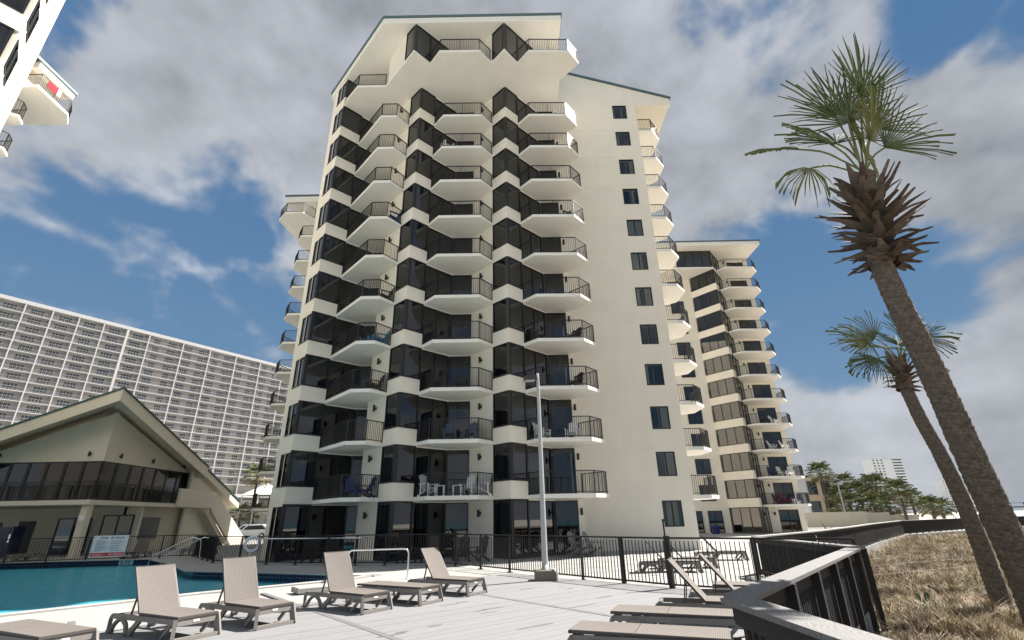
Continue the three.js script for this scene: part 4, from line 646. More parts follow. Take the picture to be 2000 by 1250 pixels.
  copy(w, 'white chair by the door on the second tower, fourth floor', [27.5, fy(4) + dy, -53.1], 0.7, G2); copy(w, 'white chair at the railing end on the second tower, fourth floor', [28.8, fy(4) + dy, -53.1], 0.7, G2); copy(d, 'dark chair on the second tower, fifth floor', [27.4, fy(5) + dy, -53.2], 0.2, G2); copy(w, 'white chair on the second tower, fifth floor', [28.3, fy(5) + dy, -53.2], 0.5, G2);
  // patio
  const G3 = 'dark chairs on the ground floor patio';
  const p = set(makeChair('patio_chair', 'dark brown patio chair turned from the pool, under the middle balcony glass', brn, G3), -4.9, 0, -24.0, 2.9); copy(p, 'dark brown patio chair under the sliding doors of the middle bay', [-3.9, 0, -24.3], 3.3); copy(p, 'dark brown patio chair in front of the ground floor wall lamp', [-1.75, 0, -24.1], -0.9); copy(p, 'dark brown patio chair beside the middle bay glass door', [-2.5, 0, -24.4], -0.4); copy(p, 'dark brown patio chair under the left balcony', [-9.6, 0, -25.3], 0.3); copy(p, 'second dark brown patio chair under the left balcony', [-8.6, 0, -25.1], -0.3);
  const rk = set(makeChair('rocking_chair', 'weathered grey rocking chair by the plain wall behind the fence', gry, 'rocking chairs'), 3.0, 0, -25.6, 0.9); rk.userData.category = 'rocking chair'; for (const k of [-1, 1]) part('rocker', new MB().tube([V3(k * 0.27, 0.13, -0.6), V3(k * 0.27, 0.03, -0.25), V3(k * 0.27, 0.0, 0.05), V3(k * 0.27, 0.06, 0.45)], 0.025, 16), gry, rk, false); rk.position.y = 0.03;
  copy(rk, 'weathered grey rocking chair beside its twin, nearer the plain wall', [3.8, 0.03, -26.0], 1.0, 'rocking chairs');
  copy(rk, 'grey chair outside the ground floor of the second tower', [31, 0.0, -52.6], 1.2, 'rocking chairs').userData.group = 'patio chairs at the second tower';
  const bin = thing('blue_bin', 'blue plastic tub standing by the glass door of the second tower', 'bin', [20.3, 0, -53.9]); part('tub', new MB().add(new THREE.CylinderGeometry(0.48, 0.38, 0.75, 4, 1).rotateY(Math.PI / 4).translate(20.3, 0.376, -53.9)), std(0.012, 0.03, 0.14, 0.4), bin); part('rim', new MB().box(20.3, 0.76, -53.9, 0.74, 0.05, 0.74), std(0.015, 0.04, 0.18, 0.4), bin);
  const tw = thing('beach_towel', 'red and white towel hung over the near tower top balcony railing', 'towel', [-32.1, 30.6, -25.6]); part('cloth', new MB().box(-32.08, 30.45, -25.2, 0.03, 0.55, 0.7), std(0.5, 0.02, 0.04, 0.9), tw); part('stripe', new MB().box(-32.08, 30.45, -25.7, 0.028, 0.55, 0.25), M.white, tw);
}

// ---------------------------------------------------------------- palms
const leafM = [[0.085, 0.115, 0.045], [0.105, 0.13, 0.055], [0.14, 0.155, 0.06], [0.2, 0.18, 0.10]].map(([r, g, b]) => std(r, g, b, 0.85, { side: THREE.DoubleSide }));
const barkTex = tex(256, (u, v) => { const a = tile((x, y) => fbm(x * 2, y * 9, 5.5, 4), u, v, 5), b = tile((x, y) => fbm(x * 3, y * 3, 1.5, 4), u, v, 5); const n = 0.55 + 0.42 * a + 0.4 * Math.max(0, b); return [n, n * 0.97, n * 0.93]; }, 1 / 0.9, true);
M.bark = std(0.38, 0.34, 0.31, 0.95, { map: barkTex, bumpMap: barkTex, bumpScale: 0.02 });
M.boot = [std(0.23, 0.18, 0.15, 0.9, { map: barkTex }), std(0.42, 0.39, 0.365, 0.9, { map: barkTex }), std(0.12, 0.09, 0.075, 0.95)];
function fan(R, n, spread, droop, ragged = 0.2, split = 0.42, o_w) { // a palmate leaf: hub at the origin, growing along +y, facing +z
  const pos = [], tri = (a, b, c) => pos.push(...a, ...b, ...c);
  for (let i = 0; i < n; i++) {
    const t = n === 1 ? 0 : (i / (n - 1)) * 2 - 1, a = t * spread, L = R * (1 - 0.28 * t * t) * (1 - ragged * rnd()), tw = (spread * 2 / n) * (o_w ?? 0.62);
    const P = (s, w, lift) => { const r = L * s, bend = droop * s * s * r * (0.6 + 0.8 * rnd() * 0.4), fold = 0.12 * Math.abs(t) * r; return [Math.sin(a + w) * r, Math.cos(a + w) * r - bend * 0.5 * Math.max(0, Math.cos(a)), -bend + fold + lift]; };
    const ws = [[0.0, tw], [split, tw * 1.0], [0.72, tw * 0.36], [1, 0.004]], jit = rr(-0.05, 0.05), rows = ws.map(([s, w], k) => [P(s, -w + (k > 1 ? jit * s : 0), 0), P(s, k > 1 ? jit * s : 0, k < 3 ? 0.018 * L * (i % 2 ? 1 : -1) : 0), P(s, w + (k > 1 ? jit * s : 0), 0)]);
    for (let k = 0; k < 3; k++) { const [a0, b0, c0] = rows[k], [a1, b1, c1] = rows[k + 1]; tri(a0, b0, b1); tri(a0, b1, a1); tri(b0, c0, c1); tri(b0, c1, b1); }
  }
  const g = new THREE.BufferGeometry(); g.setAttribute('position', new THREE.BufferAttribute(new Float32Array(pos), 3)); g.computeVertexNormals(); return g;
}
function frond(T, base, az, el, pet, R, o = {}) { // a stalk and its fan, from base in world metres; az 0 is +x, 90 is towards the camera
  const a = az * Math.PI / 180, e = el * Math.PI / 180, dir = V3(Math.cos(a) * Math.cos(e), Math.sin(e), Math.sin(a) * Math.cos(e)), mid = base.clone().addScaledVector(dir, pet * 0.55).add(V3(0, 0.06 * pet, 0)), end = base.clone().addScaledVector(dir, pet).add(V3(0, -(o.sag || 0.12) * pet, 0));
  const grow = end.clone().sub(mid).normalize().add(V3(0, -(o.nod || 0.1), 0)).normalize();
  const fv = V3(0.0, 0.55, 0.85); const face = fv.clone().addScaledVector(grow, -grow.dot(fv)); if (face.lengthSq() < 0.05) face.set(Math.cos(a + 2), 0, Math.sin(a + 2)); face.normalize(); face.applyAxisAngle(grow, o.roll || 0);
  const m = new THREE.Matrix4().makeBasis(new THREE.Vector3().crossVectors(grow, face), grow, face), g = fan(R, o.n || 34, o.spread || 1.55, o.droop || 0.35, o.ragged ?? 0.3, o.split || 0.42, o.w);
  g.applyMatrix4(m); g.translate(end.x, end.y, end.z);
  const f = part('frond', g, leafM[o.m ?? Math.floor(rnd() * 3)], T); part('stalk', new MB().tube([base, mid, end, end.clone().addScaledVector(grow, R * 0.2)], o.sr || 0.018, 10, 5), leafM[2], f); return f;
}
function trunkGeo(pts, r0, r1, ring = 0.06, rough = 0.05) { // a ringed trunk along a curve
  const c = new THREE.CatmullRomCurve3(pts), L = c.getLength(), n = Math.round(L / 0.035), seg_ = 22, g = new THREE.TubeGeometry(c, n, 1, seg_), p = g.attributes.position, v = V3(0, 0, 0);
  for (let i = 0; i <= n; i++) { const s = c.getPointAt(i / n), rb = r0 + (r1 - r0) * (i / n), y = (i / n) * L; for (let j = 0; j <= seg_; j++) { const k = i * (seg_ + 1) + j; v.fromBufferAttribute(p, k).sub(s); const a = (j % seg_) / seg_ * 6.283, w = fbm(Math.cos(a) * 1.1, y * 1.4, Math.sin(a) * 1.1, 3), st = ((y / 0.11 + w * 2.2 + 40) % 1); const r = rb * (1 + ring * (st * st - 0.4) + rough * fbm(Math.cos(a) * 3, y * 7, Math.sin(a) * 3 + 9, 3) + 0.05 * w); v.multiplyScalar(r).add(s); p.setXYZ(k, v.x, v.y, v.z); } }
  g.computeVertexNormals(); const nr = g.attributes.normal, uv = g.attributes.uv; for (let i = 0; i <= n; i++) { const k = i * (seg_ + 1), e = k + seg_; const x = nr.getX(k) + nr.getX(e), y = nr.getY(k) + nr.getY(e), z = nr.getZ(k) + nr.getZ(e), l = Math.hypot(x, y, z); nr.setXYZ(k, x / l, y / l, z / l); nr.setXYZ(e, x / l, y / l, z / l); for (let j = 0; j <= seg_; j++) uv.setXY(k + j, (j / seg_) * 1.8, (i / n) * L); }
  g.userData.ownUV = true; return g;
}
function boots(T, c, y0, y1, r, n, len, up = 0.5) { // old split leaf bases round the head of the trunk
  for (let i = 0; i < n; i++) {
    const t = i / n, a = i * 2.39996 + rr(-0.2, 0.2), y = y0 + (y1 - y0) * t, L = len * rr(0.55, 1.15) * (0.8 + 0.5 * Math.sin(t * Math.PI)), el = -0.25 + t * 1.25 + rr(-0.2, 0.2), d = V3(Math.cos(a) * Math.cos(el), Math.sin(el), Math.sin(a) * Math.cos(el)), s = V3(-Math.sin(a), 0, Math.cos(a)), b = V3(c.x + Math.cos(a) * r * 0.7, y, c.z + Math.sin(a) * r * 0.7), nrm = new THREE.Vector3().crossVectors(d, s);
    const row = (k, w, th, bend) => { const q = b.clone().addScaledVector(d, L * k).add(V3(0, bend, 0)); return [q.clone().addScaledVector(s, w), q.clone().addScaledVector(nrm, th), q.clone().addScaledVector(s, -w), q.clone().addScaledVector(nrm, -th)]; };
    const tipw = rnd() < 0.25 ? 0.01 : rr(0.02, 0.04), R = [row(0, 0.12, 0.04, 0), row(0.3, 0.085, 0.028, 0.01), row(0.62, 0.055, 0.018, 0.03 * up), row(1, tipw, 0.006, rr(-0.06, 0.1))], pos = [], quad = (A, B, C, D) => { for (const p of [A, B, C, A, C, D]) pos.push(p.x, p.y, p.z); };
    for (let k = 0; k < 3; k++) for (let j = 0; j < 4; j++) quad(R[k][j], R[k][(j + 1) % 4], R[k + 1][(j + 1) % 4], R[k + 1][j]); quad(...R[3]);
    const g = new THREE.BufferGeometry(); g.setAttribute('position', new THREE.BufferAttribute(new Float32Array(pos), 3)); g.computeVertexNormals(); part('leaf_base', g, M.boot[rnd() < 0.55 ? 0 : rnd() < 0.6 ? 1 : 2], T);
  }
}
{ // the tall palm
  const T = thing('tall_palm', 'tall sabal palm with a shaggy collar of dead leaf stubs and a ragged crown', 'palm tree', [6.5, -0.45, -7]);
  const at = (px, py) => onZ(px, py, -7);
  const pts = [V3(6.52, -0.5, -7), at(1992, 1105), at(1900, 902), at(1800, 682), at(1742, 565), at(1716, 500), at(1697, 400)];
  part('trunk', trunkGeo(pts, 0.195, 0.15, 0.09, 0.1), M.bark, T);
  const a = at(1716, 512), b = at(1694, 352), c = a.clone().lerp(b, 0.5);
  part('crown_shaft', trunkGeo([a.clone().add(V3(0, -0.1, 0)), c, b.clone().add(V3(0, 0.15, 0))], 0.17, 0.12, 0.02, 0.1), M.boot[2], T);
  boots(T, c, a.y - 0.05, b.y - 0.2, 0.21, 116, 0.52);
  const hub = b.clone().add(V3(0, 0.15, 0));
  const F = [[25, 80, 1.9, 1.6, { roll: 0.3, droop: 0.05, n: 20, spread: 0.95 }], [60, 86, 1.35, 1.5, { roll: -0.4, droop: 0.06, n: 20, spread: 1.0 }], [10, 70, 1.2, 1.5, { roll: 0.6, droop: 0.1, n: 22, spread: 1.1 }], [165, 80, 1.35, 1.3, { roll: -0.5, droop: 0.12, n: 22, spread: 1.2 }], [178, 64, 0.8, 1.15, { roll: 0.2, droop: 0.2, n: 24, spread: 1.3 }], [15, 52, 0.75, 1.3, { roll: 0.4, droop: 0.15, spread: 1.1, n: 22 }], [75, 70, 0.7, 1.1, { roll: 0.9, droop: 0.2, n: 24 }], [190, 42, 1.3, 1.0, { roll: 0.3, droop: 0.22, m: 1, n: 24, spread: 1.2 }], [176, 12, 0.95, 0.75, { droop: 1.1, nod: 0.7, m: 2, ragged: 0.4, n: 18 }], [-30, 74, 0.7, 1.2, { roll: 0.9, m: 2, droop: 0.15, n: 22 }], [120, 76, 1.1, 1.15, { roll: -0.9, droop: 0.12, n: 22 }], [240, 72, 1.0, 1.2, { droop: 0.15, n: 22 }]];
  for (const [az, el, pet, R, o] of F) frond(T, hub.clone().add(V3(rr(-0.05, 0.05), rr(-0.1, 0.1), rr(-0.05, 0.05))), az, el, pet, R, { split: 0.26, w: 0.46, ...o });
}
{ // the shorter palm behind it
  const T = thing('short_palm', 'slimmer shorter palm with a small bright crown behind the tall palm', 'palm tree', [10.8, -0.45, -12.4]);
  const at = (px, py) => onZ(px, py, -12.4), pts = [at(1968, 1210), at(1890, 1002), at(1838, 890), at(1800, 822), at(1768, 756)];
  part('trunk', trunkGeo(pts, 0.19, 0.14, 0.07, 0.09), M.bark, T);
  const a = at(1768, 762), b = at(1758, 705); part('crown_shaft', trunkGeo([a, a.clone().lerp(b, 0.5), b], 0.2, 0.12, 0.02, 0.1), M.boot[2], T); boots(T, a.clone().lerp(b, 0.5), a.y, b.y, 0.2, 34, 0.36);
  const F = [[10, 50, 0.9, 1.2, {}], [35, 68, 0.7, 1.1, { roll: 0.6 }], [175, 40, 0.95, 1.15, { m: 2 }], [190, 62, 0.9, 1.1, { roll: -0.4 }], [-15, 25, 0.8, 1.0, { m: 2 }], [165, 8, 0.75, 0.8, { droop: 0.9, nod: 0.5 }], [90, 60, 0.6, 0.9, {}], [-80, 55, 0.7, 1.0, {}], [205, 20, 0.6, 0.8, { droop: 0.5 }], [-40, 60, 0.7, 1.0, {}]];
  for (const [az, el, pet, R, o] of F) frond(T, b.clone(), az, el, pet, R, { split: 0.28, w: 0.46, n: 26, droop: 0.25, ...o });
}
function smallPalm(label, x, z, h, o = {}) { // a full round-headed palm in the middle distance
  const T = thing('palm_tree', label, 'palm tree', [x, o.y ?? -0.5, z], o.group), y = o.y ?? -0.5, R = o.R || 1.2;
  part('trunk', trunkGeoLite(V3(x, y, z), V3(x + rr(-0.3, 0.3), y + h, z), 0.22, 0.17), M.bark, T);
  const n = o.n || 20, g = [[], [], []], hub = V3(x, y + h, z);
  for (let i = 0; i < n; i++) { const az = i * 2.4, el = 1.35 - 2.1 * (i / n) + rr(-0.1, 0.1), dir = V3(Math.cos(az) * Math.cos(el), Math.sin(el), Math.sin(az) * Math.cos(el)), end = hub.clone().addScaledVector(dir, R * 0.75), up = V3(0, 1, 0).addScaledVector(dir, -dir.y); if (up.lengthSq() < 0.01) up.set(1, 0, 0); up.normalize(); const f = fan(R * rr(0.8, 1.05), 16, 1.5, 0.5, 0.2, 0.5); f.applyMatrix4(new THREE.Matrix4().makeBasis(new THREE.Vector3().crossVectors(dir, up), dir, up)); f.translate(end.x, end.y, end.z); g[el < -0.15 ? 2 : i % 2].push(clean(f)); const s = new MB().cyl(hub, end, 0.025, 0.02, 5); g[el < -0.15 ? 2 : i % 2].push(s.l[0]); }
  for (const l of g) l.forEach((q) => q.deleteAttribute('uv'));
  [leafM[0], leafM[2], leafM[3]].forEach((m, i) => { if (g[i].length) part(i === 2 ? 'dead_skirt' : 'crown', mergeGeometries(g[i]), m, T); });
  return T;
}
function trunkGeoLite(a, b, r0, r1) { const g = new THREE.CylinderGeometry(r1, r0, a.distanceTo(b), 10, 8); g.translate(0, a.distanceTo(b) / 2, 0); const p = g.attributes.position, L = a.distanceTo(b); for (let i = 0; i < p.count; i++) { const t = p.getY(i) / L; p.setXYZ(i, p.getX(i) * (1 + 0.06 * Math.sin(t * 40)) + (b.x - a.x) * t * t + a.x, p.getY(i) + a.y, p.getZ(i) + a.z); } g.computeVertexNormals(); return g; }
{
  const dirAt = (px, py, z) => onZ(px, py, z), G = 'palms beyond the boardwalk';
  const L = [['tall round-headed palm beside the cream house', 1622, -88, 8.6, 1.5], ['palm rising behind the round-headed one', 1668, -100, 7.6, 1.5], ['palm with a tan skirt behind the beige wall', 1652, -92, 5.2, 1.4], ['green palm in the middle of the clump by the wall', 1690, -90, 5.6, 1.4], ['broad palm with brown skirt in front of the far tower', 1728, -86, 6.2, 1.7], ['bushy palm leaning over the wall end', 1712, -97, 5.4, 1.5], ['pale-tipped palm beside the beige wall end', 1770, -74, 5.0, 1.3], ['dense palm behind the pale-tipped palm', 1790, -92, 4.2, 1.5], ['low palm standing in the dune grass past the boardwalk', 1823, -58, 2.6, 1.0], ['small palm behind the slim trunk on the dune', 1845, -66, 2.6, 1.0], ['palm clump member with dark crown by the white steps', 1640, -104, 5.0, 1.5]];
  for (const [lab, px, z, h, R] of L) { const p = dirAt(px, 1010, z); smallPalm(lab, p.x, z, h, { R: R * 1.05, group: G, n: 30 }); }
  for (const [lab, px, z, h, R] of [['short full palm right behind the beige wall', 1664, -84, 3.4, 1.6], ['short palm between taller trunks behind the wall', 1706, -82, 3.2, 1.6], ['short dark palm under the broad palm', 1742, -84, 3.0, 1.6], ['low bright green palmetto above the wall by the white house', 1634, -80, 1.6, 1.2], ['low bright green palmetto beside the lamp post foot', 1668, -79, 1.4, 1.0]]) { const p = dirAt(px, 1010, z); smallPalm(lab, p.x, z, h, { R, group: G, n: 28 }); }
  const q = dirAt(489, 1010, -75); smallPalm('single palm in the car park between pool house and tower', q.x, -75, 8.2, { R: 1.5, y: 0, n: 22 });
  const q2 = dirAt(470, 1010, -95); smallPalm('low palm beyond the parked car', q2.x, -95, 3.4, { R: 1.5, y: 0, n: 18 }); const q3 = dirAt(497, 1010, -100); smallPalm('low palm hidden by the tower corner beyond the car', q3.x, -100, 3.8, { R: 1.5, y: 0, n: 18 });
}

// ---------------------------------------------------------------- dune: ground, grass, cactus
const duneY = (x, z) => -0.42 + 0.16 * fbm(x * 0.12, z * 0.12, 0.5, 4) + 0.05 * fbm(x * 0.9, z * 0.9, 3.5, 3);
{
  const g = new THREE.PlaneGeometry(150, 130, 300, 260).rotateX(-Math.PI / 2); g.translate(76, 0, -56); const p = g.attributes.position; for (let i = 0; i < p.count; i++) p.setY(i, duneY(p.getX(i), p.getZ(i))); g.computeVertexNormals();
  const soil = tex(512, (u, v) => { const a = tile((x, y) => fbm(x, y, 12.2, 6, 0.65), u, v, 10), b = tile((x, y) => fbm(x, y, 4.4, 3), u, v, 4); const t = Math.max(0, Math.min(1, 0.42 + 1.3 * a + 0.9 * b)); return [0.36 + 0.40 * t, 0.30 + 0.40 * t, 0.22 + 0.40 * t]; }, 1 / 4, true);
  struct('dune', g, std(0.8, 0.8, 0.8, 1, { map: soil, bumpMap: soil, bumpScale: 0.04 }));
  const inside = (x, z) => { // right of the timber rail line
    const line = [...EDGE, [130, -86]]; for (let i = 0; i + 1 < line.length; i++) { const [ax, az] = line[i], [bx, bz] = line[i + 1]; if (z <= az && z > bz) return x > ax + (bx - ax) * (az - z) / (az - bz) + 0.28; } return false; };
  // tufts of dry grass: three shapes, many copies
  const tuft = (n, h, sp) => { const pos = []; for (let i = 0; i < n; i++) { const a = rnd() * 6.283, l = rr(0.15, 1) * sp, r0 = rnd() * 0.05, hh = h * rr(0.45, 1), w = rr(0.0025, 0.0055), bx = Math.cos(a) * r0, bz = Math.sin(a) * r0, s = [-Math.sin(a) * w, Math.cos(a) * w], P = (t) => [bx + Math.cos(a) * l * hh * t * t, hh * (t - 0.35 * l * t * t), bz + Math.sin(a) * l * hh * t * t]; const A = P(0), B = P(0.55), C = P(1); const q = (p, k) => [p[0] + s[0] * k, p[1], p[2] + s[1] * k]; pos.push(...q(A, 1), ...q(A, -1), ...q(B, -0.8), ...q(A, 1), ...q(B, -0.8), ...q(B, 0.8), ...q(B, 0.8), ...q(B, -0.8), ...C); } const g2 = new THREE.BufferGeometry(); g2.setAttribute('position', new THREE.BufferAttribute(new Float32Array(pos), 3)); g2.computeVertexNormals(); return g2; };
  const kinds = [tuft(26, 0.34, 0.9), tuft(30, 0.24, 1.5), tuft(18, 0.42, 0.6)], mat = new THREE.MeshStandardMaterial({ color: 0xffffff, roughness: 0.9, side: THREE.DoubleSide });
  const col = [[0.20, 0.15, 0.08], [0.30, 0.24, 0.14], [0.12, 0.085, 0.06], [0.42, 0.37, 0.27], [0.17, 0.16, 0.06], [0.19, 0.13, 0.09]].map(([r, g2, b]) => new THREE.Color().setRGB(r, g2, b));
  const lists = [[], [], []], N = 52000; let guard = 0;
  while (lists[0].length + lists[1].length + lists[2].length < N && guard++ < 900000) { const d = 2.0 + 88 * Math.pow(rnd(), 2.1), a = rr(-1.35, -0.45), x = Math.cos(a) * d + 2, z = Math.sin(a) * d * 0.95 - 1.0; const xx = 2 + Math.cos(a + 0.0) * d, zz = Math.sin(a) * d; if (!inside(xx, zz)) continue; const dens = fbm(xx * 0.8, zz * 0.8, 7.7, 3); if (dens < 0.03 + 0.25 * fbm(xx * 0.2, zz * 0.2, 5.1, 2) && rnd() < 0.86) continue; lists[Math.floor(rnd() * 3)].push([xx, zz, d]); }
  const m4 = new THREE.Matrix4(), qn = new THREE.Quaternion(), up = V3(0, 1, 0);
  lists.forEach((l, k) => { const im = new THREE.InstancedMesh(kinds[k], mat, l.length); l.forEach(([x, z, d], i) => { const s = rr(0.4, 1.1) * (1 + Math.min(1.2, d / 45)) * (1 + 0.9 * Math.max(-0.4, fbm(x * 0.5, z * 0.5, 8.8, 3))); qn.setFromAxisAngle(up, rnd() * 6.283); m4.compose(V3(x, duneY(x, z) - 0.02, z), qn, V3(s * 1.3, s * 0.85, s * 1.3)); im.setMatrixAt(i, m4); const t = fbm(x * 0.35, z * 0.35, 1.1, 3) * 2 + rr(-0.6, 0.6); const c = col[Math.max(0, Math.min(5, Math.floor(2.5 + t * 2.2)))].clone().multiplyScalar(rr(0.75, 1.25)); im.setColorAt(i, c); }); im.name = numbered('dune_grass'); im.userData = { kind: 'stuff', label: ['dry tan grass tufts standing on the dune', 'low matted dry grass spread over the dune', 'tall thin dry grass stems on the dune'][k], category: 'grass' }; im.castShadow = im.receiveShadow = true; scene.add(im); });
  // prickly pear
  const padM = std(0.05, 0.095, 0.045, 0.6, { bumpMap: grain, bumpScale: 0.004 }), pad = (c, w, h, ry, tilt) => { const g2 = new THREE.SphereGeometry(1, 18, 14), pp = g2.attributes.position; for (let i = 0; i < pp.count; i++) { const y = pp.getY(i); pp.setX(i, pp.getX(i) * (0.82 + 0.18 * y)); } g2.scale(w, h, 0.016); g2.translate(0, h * 0.9, 0); g2.rotateZ(tilt); g2.rotateY(ry); g2.translate(c.x, c.y, c.z); g2.computeVertexNormals(); return g2; };
  const cactus = (label, x, z, pads) => { const T = thing('prickly_pear', label, 'cactus', [x, duneY(x, z), z], 'prickly pears on the dune'); for (const [dx, dy, dz, w, h, ry, t] of pads) part('pad', pad(V3(dx, dy, dz), w, h, ry, t), padM, T, false); };
  const c0 = onY(1812, 1196, -0.4); cactus('prickly pear cactus with five upright pads by the slim palm', c0.x, c0.z, [[0, -0.02, 0, 0.09, 0.15, 0.3, 0.15], [0.1, 0, 0.03, 0.085, 0.14, -0.4, -0.2], [-0.05, 0.22, 0, 0.07, 0.11, 0.2, 0.6], [0.06, 0.22, 0.0, 0.08, 0.1, -0.1, -0.25], [0.28, -0.02, 0.05, 0.08, 0.11, 0.8, -0.5], [0.2, -0.04, -0.1, 0.08, 0.1, 1.2, 0.4]]);
  const c1 = onY(1716, 1228, -0.4); cactus('small prickly pear pads at the foot of the railing post', c1.x, c1.z, [[0, -0.03, 0, 0.08, 0.1, 0.5, 0.2], [0.12, -0.02, 0.06, 0.07, 0.09, -0.3, -0.4]]);
  const c2 = onY(1845, 1160, -0.4); cactus('thin prickly pear stem arching over dry grass', c2.x, c2.z, [[0, 0, 0, 0.06, 0.11, 0.2, -0.9], [-0.14, 0.08, 0, 0.06, 0.1, 0.1, 1.0], [-0.3, 0.16, 0.02, 0.05, 0.09, 0.2, 1.1]]);
  // green blade plants
  const blades = (label, x, z, n, h) => { const T = thing('beach_grass_plant', label, 'plant', [x, duneY(x, z), z], 'green blade plants'); const mt = std(0.22, 0.26, 0.04, 0.7, { side: THREE.DoubleSide }); for (let i = 0; i < n; i++) { const a = rnd() * 6.283, l = rr(0.05, 0.35), hh = h * rr(0.6, 1); const b = new MB(); b.add((() => { const g2 = new THREE.BufferGeometry(), w = 0.014, s = [-Math.sin(a) * w, Math.cos(a) * w], P = (t, k) => [Math.cos(a) * l * t * t * hh + s[0] * k, hh * t, Math.sin(a) * l * t * t * hh + s[1] * k], q = []; for (let j = 0; j < 3; j++) { const t0 = j / 3, t1 = (j + 1) / 3, k0 = 1 - t0 * 0.7, k1 = j === 2 ? 0.05 : 1 - t1 * 0.7; q.push(...P(t0, k0), ...P(t0, -k0), ...P(t1, -k1), ...P(t0, k0), ...P(t1, -k1), ...P(t1, k1)); } g2.setAttribute('position', new THREE.BufferAttribute(new Float32Array(q), 3)); g2.computeVertexNormals(); return g2; })()); part('blade', b, mt, T, false); } };
  const b0 = onY(1655, 1246, -0.4); blades('yellow-green blades growing against the timber railing', 4.6, -7.6, 14, 0.6); const b1 = onY(1845, 1262, -0.4); blades('two bright green blades standing in the dry grass', b1.x, b1.z, 4, 0.42);
  const st = onY(1925, 1205, -0.4), sg = new THREE.IcosahedronGeometry(0.28, 4), sp = sg.attributes.position; for (let i = 0; i < sp.count; i++) { const n = 1 + 0.25 * fbm(sp.getX(i) * 4, sp.getY(i) * 4, sp.getZ(i) * 4, 4); sp.setXYZ(i, sp.getX(i) * n * 1.2, sp.getY(i) * n * 0.4, sp.getZ(i) * n); } sg.translate(st.x, duneY(st.x, st.z) + 0.02, st.z); sg.computeVertexNormals(); single('pale_rock', mergeVertices(sg), std(0.5, 0.48, 0.44, 0.95, { bumpMap: grain, bumpScale: 0.02 }), 'pale lump of limestone at the foot of the slim palm', 'rock');
}

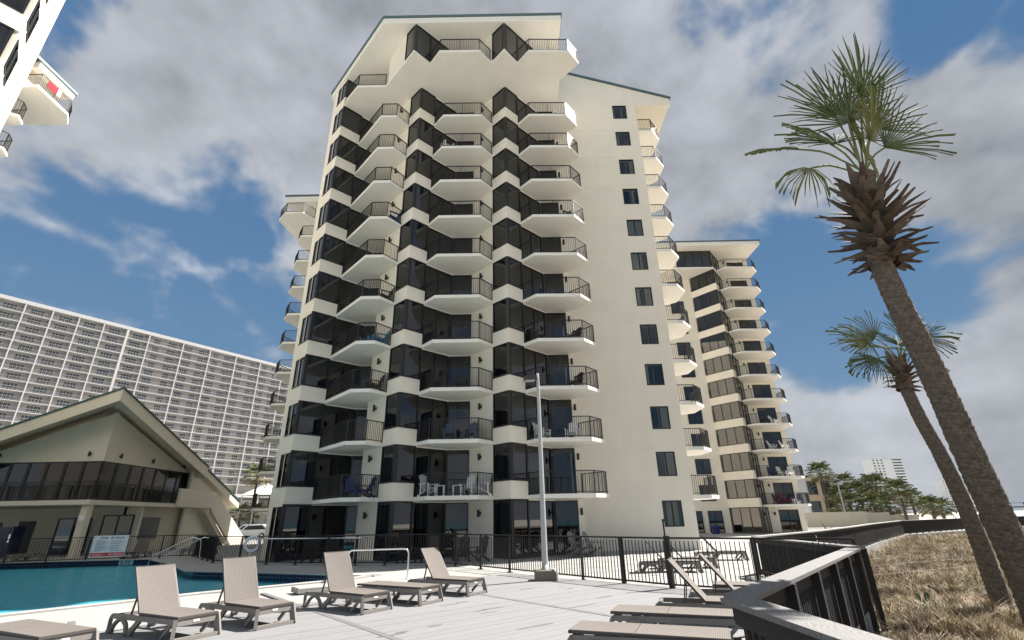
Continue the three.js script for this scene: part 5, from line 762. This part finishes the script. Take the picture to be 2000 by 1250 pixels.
// ---------------------------------------------------------------- far right: houses, wall, towers; car park
{
  const whiteP = std(0.72, 0.74, 0.76, 0.7), creamP = std(0.6, 0.5, 0.36, 0.8);
  { const T = thing('white_beach_house', 'white beach house with outside stairs beyond the second tower', 'building', [52, -0.5, -100]); const b = new MB(); b.box(52, 4.5, -104, 9, 10, 8); part('wall', b, whiteP, T); part('roof', upright([[47, 9.5], [52, 12.6], [57, 9.5]], -99.4, 9), std(0.6, 0.65, 0.7, 0.5), T); for (let i = 0; i < 3; i++) for (let f = 0; f < 2; f++) part('window', new MB().box(49.6 + i * 2.3, 3 + f * 3.2, -99.97, 0.9, 1.2, 0.1), M.far_glass, T); part('stair', new MB().bar(V3(56.5, 0, -98.6), V3(50, 4.2, -98.6), 1.2, 0.3), whiteP, T); }
  { const T = thing('cream_beach_house', 'cream flat-roofed house with tall dark openings behind the palms', 'building', [58, -0.5, -105]); part('wall', new MB().box(60, 4.2, -108, 9, 9.4, 8), creamP, T); part('roof', new MB().box(60, 9.1, -108, 9.6, 0.4, 8.6), whiteP, T); for (let i = 0; i < 3; i++) for (let f = 0; f < 2; f++) part('window', new MB().box(57.2 + i * 2.8, 2.8 + f * 3.8, -103.98, 1.9, 2.6, 0.1), M.far_glass, T); }
  { const T = thing('beige_wall', 'long beige garden wall stepping down behind the boardwalk', 'wall', [50, -0.5, -78]); for (const [a, b, h, z] of [[1572, 1690, 1.62, -74], [1690, 1735, 1.45, -74.3], [1735, 1790, 1.1, -74.6]]) { const p = onZ(a, 1000, z), q = onZ(b, 1000, z); part('wall_panel', new MB().box((p.x + q.x) / 2, h / 2 - 0.1, z, q.x - p.x, h + 0.8, 0.3), std(0.62, 0.58, 0.46, 0.9, { map: stain }), T); } }
  { const T = thing('far_lamp_post', 'slim grey lamp post leaning among the distant palms', 'lamp post', [47, -0.5, -78]); const p = onZ(1653, 1010, -77); part('pole', new MB().cyl(V3(p.x, -0.5, -77), V3(p.x, 6.2, -77), 0.13, 0.1), M.grey_metal, T); part('lamp_head', new MB().box(p.x - 0.3, 6.2, -77, 0.7, 0.18, 0.4), M.black, T); }
  const farT = (label, x0, x1, z, h, nF, nW, m) => { const T = thing('distant_tower', label, 'building', [(x0 + x1) / 2, -0.5, z], 'distant towers'), w = x1 - x0; part('wall', new MB().box((x0 + x1) / 2, h / 2, z - 9, w, h, 18), m, T); part('roof', new MB().box((x0 + x1) / 2, h + 0.9, z - 9, w * 0.97, 1.8, 17), m, T); const fh = h / nF; for (let f = 1; f < nF; f++) { for (let i = 0; i < 3; i++) part('window', new MB().box(x0 + w * (0.07 + i * 0.13), f * fh + fh * 0.5, z + 0.06, w * 0.055, fh * 0.42, 0.15), M.far_glass, T); part('balcony', new MB().box(x1 - w * 0.17, f * fh + fh * 0.5, z + 0.06, w * 0.3, fh * 0.55, 0.15), M.far_glass, T); part('balcony_rail', new MB().box(x1 - w * 0.17, f * fh + fh * 0.18, z + 0.5, w * 0.31, fh * 0.32, 0.9), m, T); } return T; };
  const grey = std(0.55, 0.58, 0.6, 0.8);
  farT('slender white tower block rising above the distant palms', 466, 506, -660, 67, 19, 3, grey); farT('small pale tower just left of the slim palm trunk', 815, 850, -980, 58, 16, 3, grey); farT('low pale block between the far towers', 750, 800, -1000, 30, 9, 3, grey); farT('faint low block right of the slim palm', 1010, 1080, -1150, 28, 8, 3, grey);
  { const T = thing('fishing_pier', 'dark timber pier structure on the horizon between the palm trunks', 'pier', [150, -0.5, -150]); part('deck', new MB().box(160, 2.6, -152, 60, 0.3, 3), M.rail_wood[1], T); part('rail', new MB().box(160, 3.7, -150.6, 60, 0.1, 0.1), M.rail_wood[1], T); for (let i = 0; i < 16; i++) part('pile', new MB().cyl(V3(131 + i * 3.9, -1.5, -150.6), V3(131 + i * 3.9, 3.8, -150.6), 0.16), M.rail_wood[1], T); }
  // car park
  const car = thing('parked_car', 'white car parked in the gap between pool house and tower', 'car', [-34.6, 0.006, -70]);
  { const bx = -34.6, bz = -70, pr = (pts, w, name, m) => { const s = new THREE.Shape(pts.map(([a, b]) => new THREE.Vector2(a, b))); const g = new THREE.ExtrudeGeometry(s, { depth: w, bevelEnabled: true, bevelSize: 0.06, bevelThickness: 0.06, bevelSegments: 3 }); g.translate(bx, 0, bz - w / 2); return part(name, g, m, car); };
    const wp = new THREE.MeshPhysicalMaterial({ color: 0xe8eaec, roughness: 0.35, clearcoat: 0.8 });
    pr([[-2.3, 0.35], [-2.3, 0.85], [-1.4, 1.05], [-0.7, 1.62], [1.3, 1.66], [2.1, 1.1], [2.3, 0.95], [2.3, 0.35]], 1.7, 'body', wp); pr([[-1.15, 1.08], [-0.62, 1.52], [1.22, 1.56], [1.75, 1.12]], 1.74, 'window', M.far_glass);
    for (const x of [-1.45, 1.4]) for (const k of [-1, 1]) { const w = part('wheel', new MB().cyl(V3(bx + x, 0.34, bz + k * 0.93 - 0.1), V3(bx + x, 0.34, bz + k * 0.93 + 0.1), 0.34, 0.34, 20), M.black, car); part('rim', new MB().cyl(V3(bx + x, 0.34, bz + k * 0.94 - 0.105), V3(bx + x, 0.34, bz + k * 0.94 + 0.105), 0.2, 0.2, 14), M.steel, w); } part('headlight', new MB().box(bx - 2.3, 0.8, bz + 0.6, 0.1, 0.14, 0.3), M.white, car); }
  copy(car, 'second white car parked behind the first in the lot', [-38.5, 0.006, -76], 0.3, 'parked cars'); car.userData.group = 'parked cars';
  { const T = thing('parking_garage', 'low dark garage building behind the car park', 'building', [-60, 0, -112]); part('wall', new MB().box(-60, 3, -116, 60, 6, 10), std(0.5, 0.45, 0.38, 0.9), T); for (let i = 0; i < 10; i++) part('garage_opening_panel', new MB().box(-86 + i * 5.8, 1.6, -110.95, 4.4, 2.6, 0.2), M.grey_metal, T); }  // grey panels put in for the dark garage openings
  const um = thing('white_canopy', 'white canopy peak behind the pool house roof tail', 'canopy', [-47, 0, -98]); part('cloth', new MB().add(new THREE.ConeGeometry(4.5, 2.2, 4).rotateY(Math.PI / 4).translate(-47.5, 7.9, -98)), M.white, um); for (const [a, b] of [[3, 3], [-3, 3], [3, -3], [-3, -3]]) part('post', new MB().box(-47.5 + a, 3.4, -98 + b, 0.14, 6.8, 0.14), M.white, um);
}
renderer.render(scene, camera);
